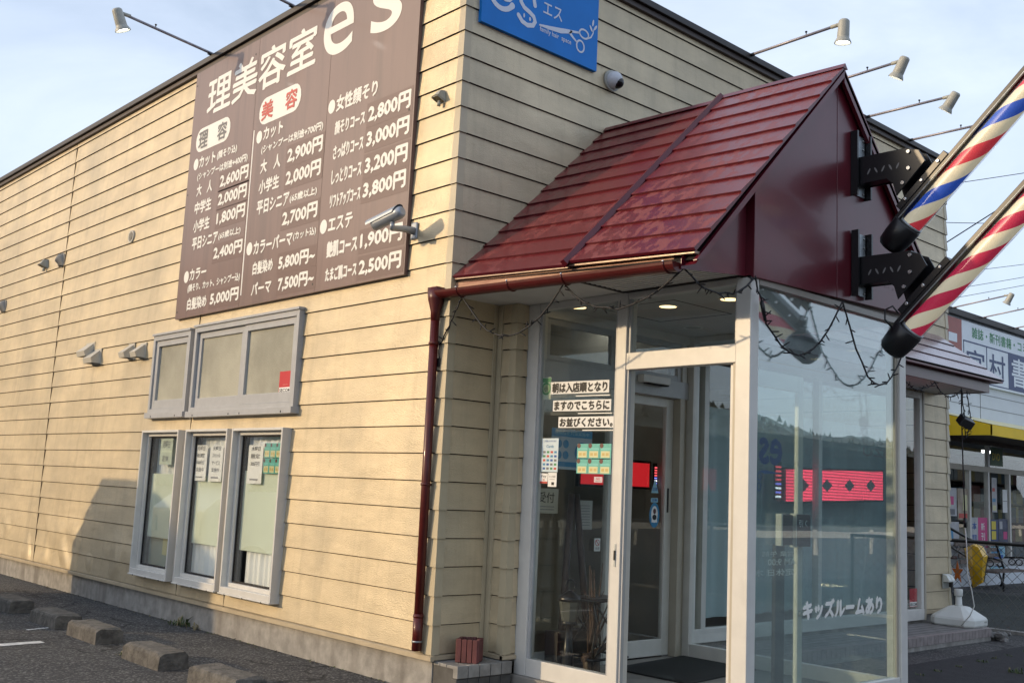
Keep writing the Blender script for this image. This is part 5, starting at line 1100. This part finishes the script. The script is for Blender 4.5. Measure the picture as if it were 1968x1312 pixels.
# chain-link fence
t = thing('chain_link_fence', 'black-topped chain-link fence beside the salon and the bookshop', 'fence', (8.0, -2, GZ)); b = MB(); FX = 8.0
b.tube([(FX, .30, .752), (FX, -5.6, .735)], .021, black, 10); b.build('top_rail', t); b = MB()
for y in (.30, -1.7, -3.7, -5.6): 
    b = MB(); b.tube([(FX, y, GZ - .0), (FX, y, .75)], .022, black, 10); b.build('post', t)
b = MB(); st_, zb, zt = .115, GZ + .03, .735; H = zt - zb; y = .30 + H
def wire(p, q):
    p, q = V(p), V(q); d = (q - p).normalized(); u = V((1, 0, 0)); v_ = d.cross(u); i = len(b.v); r_ = .0034
    for c in (p, q):
        for k in range(3): a = 2 * math.pi * k / 3; b.v.append(c + (u * math.cos(a) + v_ * math.sin(a)) * r_)
    for k in range(3): b.f.append([i + k, i + (k + 1) % 3, i + 3 + (k + 1) % 3, i + 3 + k]); b.m.append(b.mi(wiregreen)); b.sm.append(False)
while y > -5.6 - H:
    for s in (1, -1):
        # line from (y, zt) going down along s
        ya, za, yb, zb_ = y, zt, y + s * H, zb
        pts = [(ya, za), (yb, zb_)]
        def clip(p0, p1, lim, lower):
            (a, b0), (c, d) = p0, p1
            return None
        lo, hi = -5.6, .30
        ta, tb_ = 0.0, 1.0
        dy = yb - ya
        for L_, sg in ((lo, 1), (hi, -1)):
            f0, f1 = sg * (ya - L_), sg * (yb - L_)
            if f0 < 0 and f1 < 0: ta = 2
            elif f0 < 0: ta = max(ta, f0 / (f0 - f1))
            elif f1 < 0: tb_ = min(tb_, f0 / (f0 - f1))
        if ta < tb_ - 1e-4:
            wire((FX + .002 * s, ya + dy * ta, za + (zb_ - za) * ta), (FX + .002 * s, ya + dy * tb_, za + (zb_ - za) * tb_))
    y -= st_
b.build('netting', t)
b = MB(); b.box((FX - .06, -5.6, GZ - .05), (FX + .06, .3, GZ + .035), concrete); b.build('kerb', t)
t = thing('yellow_bucket_seat', 'yellow plastic shell with dark rim leaning behind the chain-link fence', 'plastic shell', (8.35, .06, .2)); b = MB()
prof = [(.175, .66, .02), (.06, .715, .10), (-.03, .69, .13), (-.085, .58, .12), (-.055, .42, .10), (-.03, .27, .06), (.10, .20, .02)]
L0 = [V((8.40, y, z)) for y, z, d in prof]; L1 = [V((8.40 - d * 1.2, y * .98 + (.02 if y > .1 else -.01), z - .01)) for y, z, d in prof]
cen = V((8.24, .03, .47))
for k in range(len(prof)):
    j = (k + 1) % len(prof); b.poly([L0[k], L0[j], L1[j], L1[k]], yellowpl, False); b.poly([L1[k], L1[j], cen], yellowpl, True)
b.build('shell', t); b = MB(); b.prism([(p.x + .004, p.y * 1.03 + .004, p.z) for p in L0], (.03, .0, 0), black); b.build('rim', t)
b = MB(); o0 = V((8.3, .245, .36)); star = []
for k in range(10): a = R(90 + 36 * k); r_ = .115 if k % 2 == 0 else .045; star.append(o0 + V((0, r_ * .62 * math.cos(a), (r_ * 1.25) * math.sin(a))))
b.prism(star, (.03, 0, 0), orangepl); tag(b.build('orange_star', bevel=.004), 'orange plastic star-shaped piece behind the salon corner', 'plastic star')

# ------------------------------------------------------------------ bookshop next door
bk = thing('bookshop', 'white bookshop with large windows and a yellow awning beyond the fence', 'building', (18, 8, -.36)); YS = 3.0; bz = -.36
b = MB(); b.box((11.0, YS, 2.75), (30, 12, 4.66), shopwhite); b.box((11.0, 11.8, bz), (30, 12, 2.75), roomwall); b.box((11.0, YS, bz), (11.2, 12, 2.75), shopwhite); b.box((29.8, YS, bz), (30, 12, 2.75), shopwhite); b.box((11.2, YS, bz), (30, YS + .15, .10), shopwhite)
for z in (3.05, 3.30): b.box((11, YS - .006, z), (30, YS, z + .008), inkgrey)
for x in (13.0, 15.4, 17.8): b.box((x, YS - .006, 2.76), (x + .01, YS, 3.42), inkgrey)
b.build('wall', bk); b = MB(); b.box((10.9, YS - .10, 4.66), (30.1, 12, 4.77), roofbrown); b.build('roof', bk); b = MB(); b.box((11.2, YS + .15, bz), (29.8, 11.8, bz + .02), roomfloor); b.build('floor', bk)
# fascia sign with lettering
b = MB(); b.box((13.55, YS - .06, 3.46), (24, YS - .007, 4.60), signwhite); ys = YS - .06
b.box((13.6, ys - .004, 3.46), (14.52, ys - .0005, 4.60), signred); b.box((13.98, ys - .007, 4.15), (14.32, ys - .004, 4.31), signwhite)
b.text('雑誌・新刊書籍・コミック', (14.95, ys, 4.315), XF, Z_, 3.05, .215, inkgreen, .012, .003)
for (xa, xb, za, zb2) in ((14.585, 16.57, 4.215, 4.24), (14.585, 16.57, 3.50, 3.52), (14.585, 14.61, 3.5, 4.24), (15.57, 15.60, 3.52, 4.215)): b.box((xa, ys - .004, za), (xb, ys - .0005, zb2), navy)
b.box((16.57, ys - .004, 3.50), (20.0, ys - .0005, 4.24), navy)
b.text('宮', (14.72, ys, 3.60), XF, Z_, .75, .50, navy, .01, .004); b.text('村', (15.68, ys, 3.60), XF, Z_, .74, .52, navy, .01, .004); b.text('書', (16.72, ys, 3.58), XF, Z_, .72, .58, signwhite, .012, .006); b.text('店', (17.75, ys, 3.58), XF, Z_, .72, .58, signwhite, .012, .006)
b.build('fascia_sign', bk)
# awning
b = MB(); b.prism([(13.05, YS, 2.83), (13.05, YS - 1.2, 2.53), (13.05, YS - 1.2, 2.36), (13.05, YS, 2.36)], (.02, 0, 0), awny); b.poly([(13.05, YS, 2.84), (13.05, YS - 1.2, 2.54), (24, YS - 1.2, 2.54), (24, YS, 2.84)], awnlit); b.box((13.05, YS - 1.2, 2.355), (24, YS - 1.18, 2.535), MATS['awning_yellow']); b.poly([(13.07, YS, 2.42), (13.07, YS - 1.18, 2.42), (24, YS - 1.18, 2.42), (24, YS, 2.42)], woodb); b.build('awning', bk)
b = MB(); b.box((11.2, YS - .02, 1.84), (24, YS + .06, 1.94), jambm); b.box((11.2, YS - .02, .10), (24, YS + .06, .24), alumgrey); b.box((11.2, YS - .02, 2.35), (24, YS + .06, 2.75), woodb)
for x in (11.3, 12.6, 13.85, 14.82, 15.62, 16.57, 17.9, 19.2, 20.5): b.box((x, YS - .03, .24), (x + .07, YS + .05, 1.84), alum)
for x in (13.0, 15.66, 18.2, 20.6): b.box((x, YS - .02, 1.94), (x + .08, YS + .05, 2.36), alumgrey)
wo = b.build('window_frame', bk); b = MB(); b.box((11.2, YS + .01, .24), (24, YS + .016, 2.36), glass); b.build('pane', wo)
b = MB()
rr = random.Random(11); bookc = [mat('book%d' % k, c, .7) for k, c in enumerate(((.25, .20, .14), (.14, .16, .18), (.30, .28, .25), (.20, .08, .07), (.07, .12, .16), (.32, .27, .12)))]
for r_ in range(5):
    x = 11.4
    while x < 22: w_ = rr.uniform(.1, .5); h = rr.uniform(.22, .36); b.box((x, YS + 1.3, .05 + r_ * .42), (x + w_ * .95, YS + 1.5, .05 + r_ * .42 + h), rr.choice(bookc)); x += w_
    b.box((11.3, YS + 1.28, .02 + r_ * .42), (22, YS + 1.6, .045 + r_ * .42), woodb)
b.box((11.3, YS + 1.6, bz + .02), (22, YS + 1.63, 2.3), woodb); b.build('bookshelf', bk)
for x in (14.3, 17.0): b = MB(); b.box((x - .28, YS + .5, 2.27), (x + .28, YS + .56, 2.32), tube_l); b.build('ceiling_light', bk)
def poster(label, x0_, x1_, z0_, z1_, base, bits, y=YS - .004):
    b = MB(); b.box((x0_, y, z0_), (x1_, y - .004, z1_), base)
    for (s_, u, v, ww, hh, m) in bits:
        xa, za, wx, hz = x0_ + u * (x1_ - x0_), z0_ + v * (z1_ - z0_), ww * (x1_ - x0_), hh * (z1_ - z0_)
        if s_: b.text(s_, (xa, y - .004, za), XF, Z_, wx, hz, m, .01, .003)
        else: b.box((xa, y - .0065, za), (xa + wx, y - .004, za + hz), m)
    return tag(b.build('window_poster'), label, 'poster', 'posters in the bookshop windows')
faded = mat('poster_tan', (.30, .23, .16), .6, col2=(.42, .36, .28), var=(6, 1)); pale = mat('poster_pale', (.45, .45, .46), .6, var=(4, .2)); 
poster('tan magazine poster high in the bookshop window', 14.38, 14.80, .94, 1.50, faded, [(None, .5, .3, .4, .5, cardy), (None, .1, .05, .8, .15, inkred)])
poster('pale pink and white poster at the bookshop window edge beside the salon corner', 13.93, 14.34, 1.0, 1.50, pale, [(None, .1, .4, .6, .3, pink), (None, .1, .05, .7, .2, inkgrey)])
poster('blue print poster beside the magenta one in the bookshop window', 14.92, 15.20, .42, .99, pale, [('本', .1, .6, .7, .25, inkblue), ('買取', .1, .2, .7, .25, inkblue)])
poster('magenta poster with pale writing in the bookshop window', 15.205, 15.60, .30, .99, pink, [('新', .3, .66, .4, .2, paper), ('刊', .3, .40, .4, .2, paper), ('案内', .2, .1, .55, .2, paper)])
poster('navy poster with two yellow squares in the bookshop window', 15.76, 16.08, .55, .96, navy, [(None, .08, .55, .6, .38, yellowp), (None, .08, .1, .6, .38, yellowp)])
poster('dark mixed poster beside the navy one in the bookshop window', 16.10, 16.52, .50, .98, mat('poster_dark', (.06, .07, .12), .5, var=(5, .5)), [(None, .1, .6, .3, .3, pale), (None, .5, .2, .4, .3, pink)])
poster('white double sheet pinned high in the bookshop window', 16.31, 16.52, 1.10, 1.54, paper, [(None, .05, .49, .9, .02, inkgrey)])
poster('pale column of small notices in the bookshop window', 15.83, 16.05, 1.10, 1.75, pale, [(None, .1, .6, .5, .1, inkred), (None, .1, .3, .6, .1, stickerblue), (None, .1, .05, .7, .15, cardy)])
poster('cyan and blue round-lettered poster behind the bench', 15.70, 16.35, .02, .46, stickerlight, [(None, .25, .15, .6, .5, inkblue), (None, .1, .7, .7, .2, stickerblue)], y=YS - .012)
poster('pale sheets low in the bookshop window beside the fence rail', 13.95, 14.42, .30, .90, pale, [(None, .1, .5, .4, .3, stickerblue), (None, .5, .2, .4, .3, inkgrey)])
poster('green and yellow lettered sticker in the bookshop transom', 15.80, 16.35, 1.98, 2.32, mat('poster_green', (.03, .09, .03), .5), [('DVD', .15, .3, .6, .4, yellowp)])
# bookshop spotlights
for x, lab in ((14.07, 'slim spotlight above the red end of the bookshop sign, head in view'), (15.33, 'slim bookshop spotlight arm above the green lettering'), (16.82, 'slim bookshop spotlight arm at the picture edge, furthest from the salon')):
    spotlight((x, YS - .1, 4.74), YM, lab, (0, .6, -1), lit=False, name='shop_spotlight', group='spotlights on the bookshop roof', Lr=1.0, rise=.14)
# bench
t = thing('garden_bench', 'dark slatted bench with scrolled iron ends in front of the bookshop', 'bench', (14.9, 2.5, -.36)); b = MB()
for k in range(4): b.box((14.35, 2.30 + k * .1, .055), (15.75, 2.38 + k * .1, .085), benchw)
b.build('seat', t); b = MB()
for k in range(4): b.box((14.0, 2.78 + k * .03, .18 + k * .10), (15.72, 2.80 + k * .03, .25 + k * .10), benchw)
b.build('backrest', t)
for x in (14.42, 15.66):
    b = MB(); b.tube([(x, 2.25, bz), (x, 2.22, -.15), (x, 2.30, .06), (x, 2.72, .06), (x, 2.88, .55)], .022, black, 8); b.tube([(x, 2.72, .06), (x, 2.75, -.15), (x, 2.84, bz)], .022, black, 8); b.build('leg', t)
    b = MB(); b.tube([(x, 2.72, .28), (x, 2.40, .30), (x, 2.24, .26), (x, 2.24, .18), (x, 2.30, .16), (x, 2.33, .21)], .018, black, 8)
    for yy in (2.45, 2.58): b.tube([(x, yy + .06 * math.cos(R(a)), .21 + .055 * math.sin(R(a))) for a in range(0, 361, 40)], .010, black, 6)
    b.build('armrest', t)
b = MB(); b.tube([(14.2, 2.6, .56), (12.6, 2.75, 1.02)], .025, black, 8); b.tube([(13.9, 2.6, .30), (12.6, 2.75, .75)], .02, black, 8); tag(b.build('bike_rack_bar'), 'two black slanting bars beside the bookshop window', 'railing')

# ------------------------------------------------------------------ overhead wires (far behind the shops)
def wire_span(label, p, q, r_, d):
    b = MB(); b.tube(sag(p, q, d, 16) + [V(q)], r_, wirem, 5); return tag(b.build('power_line'), label, 'power line', 'overhead lines against the sky')
def ext(p, q, a): p, q = V(p), V(q); return tuple(p + (q - p) * -a), tuple(q + (q - p) * a)
wl_ = [((52.66, 20.71, 19.63), (55.77, 17.71, 20.47), .03, 'overhead line rising behind the upper barber pole, highest in the picture'), ((52.9, 20.9, 17.47), (54.4, 19.4, 17.50), .03, 'level overhead line behind the barber poles'),
       ((53.0, 20.9, 16.4), (56.0, 17.8, 19.4), .05, 'steep thick overhead cable behind the lower barber pole'), ((54.0, 20.4, 14.75), (56.44, 18.1, 15.31), .022, 'thin overhead line below the steep cable'),
       ((54.0, 20.6, 13.83), (56.5, 18.15, 14.58), .022, 'thin overhead line just above the bookshop spotlight'), ((53.67, 21.0, 13.2), (56.6, 18.18, 14.13), .022, 'thin overhead line lowest over the bookshop sign')]
for p, q, r_, lab in wl_: p2, q2 = ext(p, q, 2.2); wire_span(lab, p2, q2, r_ * .7, .15)

# ------------------------------------------------------------------ wheel stops and weeds
def wheel_stop(x0_, x1_, y0_, y1_, label):
    b = MB(); h = .125; w_ = x1_ - x0_; c = .022
    prof = [(x0_ + .0, GZ), (x0_ + .005, GZ + h - .03), (x0_ + .014, GZ + h - .010), (x0_ + .036, GZ + h), (x1_ - .036, GZ + h), (x1_ - .014, GZ + h - .010), (x1_ - .005, GZ + h - .03), (x1_, GZ)]
    n = 12; rr = random.Random(int(y0_ * 100)); m_ = len(prof); end = (0, .012) ; G = []
    for k in range(n + 1):
        yy = y0_ + (y1_ - y0_) * k / n; sh = .012 if k in (0, n) else 0; row = []
        for q, (px_, pz_) in enumerate(prof):
            j = 0 if q in (0, m_ - 1) else 1; row.append(V((px_ + rr.uniform(-.004, .004) * j, yy + (rr.uniform(-.006, .006) if k in (0, n) else 0), pz_ - rr.uniform(0, .005) * j - (rr.uniform(0, .02) if k in (0, n) and 1 < q < m_ - 2 else 0))))
        G.append(row)
    for k in range(n):
        for q in range(m_ - 1): b.poly([G[k][q], G[k + 1][q], G[k + 1][q + 1], G[k][q + 1]], stopm)
    for row in (G[0], G[n]): b.poly(row, stopm)
    o = tag(b.build('wheel_stop'), label, 'wheel stop', 'concrete wheel stops in the car park'); return o
wheel_stop(-1.11, -.88, 4.94, 5.56, 'worn concrete wheel stop furthest along the wall, cut by the picture edge')
wheel_stop(-1.10, -.87, 3.765, 4.39, 'worn concrete wheel stop second from the far end of the row')
wheel_stop(-1.11, -.88, 2.85, 3.465, 'worn concrete wheel stop in the middle of the row')
wheel_stop(-1.17, -.94, 1.56, 2.185, 'worn concrete wheel stop with a weed tuft at its far end')
wheel_stop(-1.18, -.95, .46, 1.085, 'worn concrete wheel stop nearest the viewer, cut by the bottom edge')
def weed(label, x, y, z, s_, n, seedv, m=leafm):
    rr = random.Random(seedv); b = MB()
    for k in range(n):
        a = rr.uniform(0, 2 * math.pi); l = s_ * rr.uniform(.5, 1.2); d = V((math.cos(a), math.sin(a), 0)); o_ = V((x + rr.uniform(-.6, .6) * s_, y + rr.uniform(-1.2, 1.2) * s_, z)); wv = V((-d.y, d.x, 0)) * l * .09; tip = o_ + d * l * rr.uniform(.3, .9) + V((0, 0, l * rr.uniform(.3, .9))); md = o_ + (tip - o_) * .5 + V((0, 0, l * .18))
        mm = m if rr.random() < .8 else leafd
        b.poly([o_ - wv * .4, o_ + wv * .4, md + wv, md - wv], mm); b.poly([md - wv, md + wv, tip], mm)
    return tag(b.build('weed_tuft'), label, 'weed', 'weed tufts on the asphalt')
weed('green weed tuft against the foundation below the low windows', -.04, 3.62, GZ, .10, 46, 1); weed('dry weed sprig beside the green tuft at the foundation', -.05, 3.32, GZ, .07, 16, 2, leafd)
weed('small weed tuft at the end of a wheel stop', -1.12, 2.27, GZ, .055, 30, 3)
for k, (x, y, lab) in enumerate(((5.0, -1.75, 'weed tuft in the asphalt crack nearest the porch post'), (5.6, -1.68, 'weed tuft in the asphalt crack, second from the porch post'), (6.2, -1.60, 'weed tuft in the asphalt crack towards the fence'))): weed(lab, x, y, GZ, .06, 40, 20 + k)
for k in range(9): weed('low weed tuft in the long asphalt crack before the apron', 3.6 + .42 * k + random.uniform(-.1, .1), -1.40 + .02 * k, GZ, random.uniform(.025, .045), 26, 40 + k)
# dead leaves and moss at the foundation joint
b = MB(); rr = random.Random(9)
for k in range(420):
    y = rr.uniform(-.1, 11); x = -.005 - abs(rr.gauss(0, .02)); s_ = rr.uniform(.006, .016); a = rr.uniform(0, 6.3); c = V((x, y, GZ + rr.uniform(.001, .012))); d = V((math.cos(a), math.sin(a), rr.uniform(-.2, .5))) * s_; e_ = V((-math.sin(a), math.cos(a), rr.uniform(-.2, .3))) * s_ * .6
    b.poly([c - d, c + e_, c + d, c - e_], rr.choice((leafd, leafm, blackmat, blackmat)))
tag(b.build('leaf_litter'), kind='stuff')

# ------------------------------------------------------------------ parked van left of the picture, throwing its shadow on the low siding
van = thing('parked_van', 'small silver van parked nose-in beside the salon wall', 'van', (-2.9, 6.5, GZ)); b = MB()
prof = [(-1.25, .05), (-1.20, .78), (-1.45, .98), (-2.10, 1.66), (-4.35, 1.72), (-4.50, .95), (-4.50, .05)]
b.prism([(x, 5.80, z + GZ + .18 - .02) for x, z in prof], (0, 1.44, 0), vanpaint); b.build('body', van, bevel=.05, seg=3)
b = MB()
for yy in (5.796, 7.236): b.poly([(-4.28, yy, 1.55), (-4.36, yy, .95), (-1.75, yy, .95), (-2.15, yy, 1.55)], vanglass)
b.poly([(-1.50, 5.92, 1.08), (-1.50, 7.12, 1.08), (-2.03, 7.06, 1.64), (-2.03, 5.98, 1.64)], vanglass); b.build('window', van)
for x in (-1.85, -3.85):
    for y in (5.86, 7.18): k = MB(); k.tube([(x, y - .08, GZ + .28), (x, y + .08, GZ + .28)], .28, tyre, 24); k.build('wheel', van)
for y in (5.86, 7.04): k = MB(); k.box((-1.235, y, .42), (-1.195, y + .16, .60), lampgrey); k.build('headlight', van)

# ------------------------------------------------------------------ across the street: seen only in the glass
dl = thing('car_dealer', 'long white-banded showroom across the street with a dark green base', 'building', (55, -36, GZ)); b = MB(); b.box((20, -44, GZ), (105, -33, 3.3), shopgreen); b.box((19.5, -44.5, 3.3), (105.5, -32.4, 4.9), mat('dealer_band', (.20, .225, .225), .6, var=(.3, .1))); b.text('ISUZU', (62.0, -32.4, 4.22), (-1, 0, 0), Z_, 5.4, .55, mat('dealer_red', (.22, .03, .03), .5), .03, .02)
for k in range(14): b.box((24 + 5.6 * k, -32.98, .2), (28.4 + 5.6 * k, -32.9, 2.7), mat('dealer_glass%d' % k, (.05 + .03 * (k % 3), .075 + .03 * (k % 3), .08 + .03 * (k % 2)), .3)); b.build('wall', dl)
t = thing('guard_rail', 'white steel guard rail along the far side of the street', 'guard rail', (30, -14, GZ)); b = MB(); b.box((0, -14.05, GZ + .45), (70, -14, GZ + .62), alum); b.build('beam', t); b = MB()
for k in range(24): b.box((k * 3.0, -14.1, GZ), (k * 3.0 + .1, -14.05, GZ + .66), alum)
b.build('post', t)
b = MB(); rr = random.Random(2); n = 120; xs = [-160 + 480 * k / n for k in range(n + 1)]; hs = []; 
for k in range(n + 1): hs.append(15 + 4.5 * math.sin(k * .09) + 2.0 * math.sin(k * .31 + 1) + rr.uniform(-.9, .9))
for k in range(n):
    for (y0_, f0, y1_, f1) in ((-112, 0, -118, .72), (-118, .72, -130, 1.0), (-130, 1.0, -170, .9)):
        b.poly([(xs[k], y0_, GZ + hs[k] * f0), (xs[k + 1], y0_, GZ + hs[k + 1] * f0), (xs[k + 1], y1_, GZ + hs[k + 1] * f1), (xs[k], y1_, GZ + hs[k] * f1)], hillm)
for k in range(900):
    i = rr.randrange(n); f = rr.random(); x = xs[i] + (xs[i + 1] - xs[i]) * f; h = hs[i] * (1 - f) + hs[i + 1] * f; s_ = rr.uniform(.5, 1.1); y = -rr.uniform(116, 132); z = GZ + h * min(1, .55 + (-y - 114) * .033)
    b.poly([(x - s_, y, z - .6), (x + s_, y, z - .6), (x + s_ * .8, y - .4, z + s_ * .5), (x, y, z + s_ * .9), (x - s_ * .8, y + .4, z + s_ * .5)], hillm)
for k in range(90):                                                    # unseen wooded rise west of the car park, raised to darken the porch glass
    a0, a1 = R(88 + 1.05 * k), R(88 + 1.05 * (k + 1)); h0, h1 = 30.5 + 2.0 * math.sin(k * .23) + 1.5 * math.sin(k * .7), 30.5 + 2.0 * math.sin((k + 1) * .23) + 1.5 * math.sin((k + 1) * .7)
    for (r0, f0, r1, f1) in ((118, 0, 122, .7), (122, .7, 134, 1.0), (134, 1.0, 170, .9)):
        b.poly([(r0 * math.cos(a0), r0 * math.sin(a0), GZ + h0 * f0), (r0 * math.cos(a1), r0 * math.sin(a1), GZ + h1 * f0), (r1 * math.cos(a1), r1 * math.sin(a1), GZ + h1 * f1), (r1 * math.cos(a0), r1 * math.sin(a0), GZ + h0 * f1)], hillm)
tag(b.build('hills'), kind='structure')
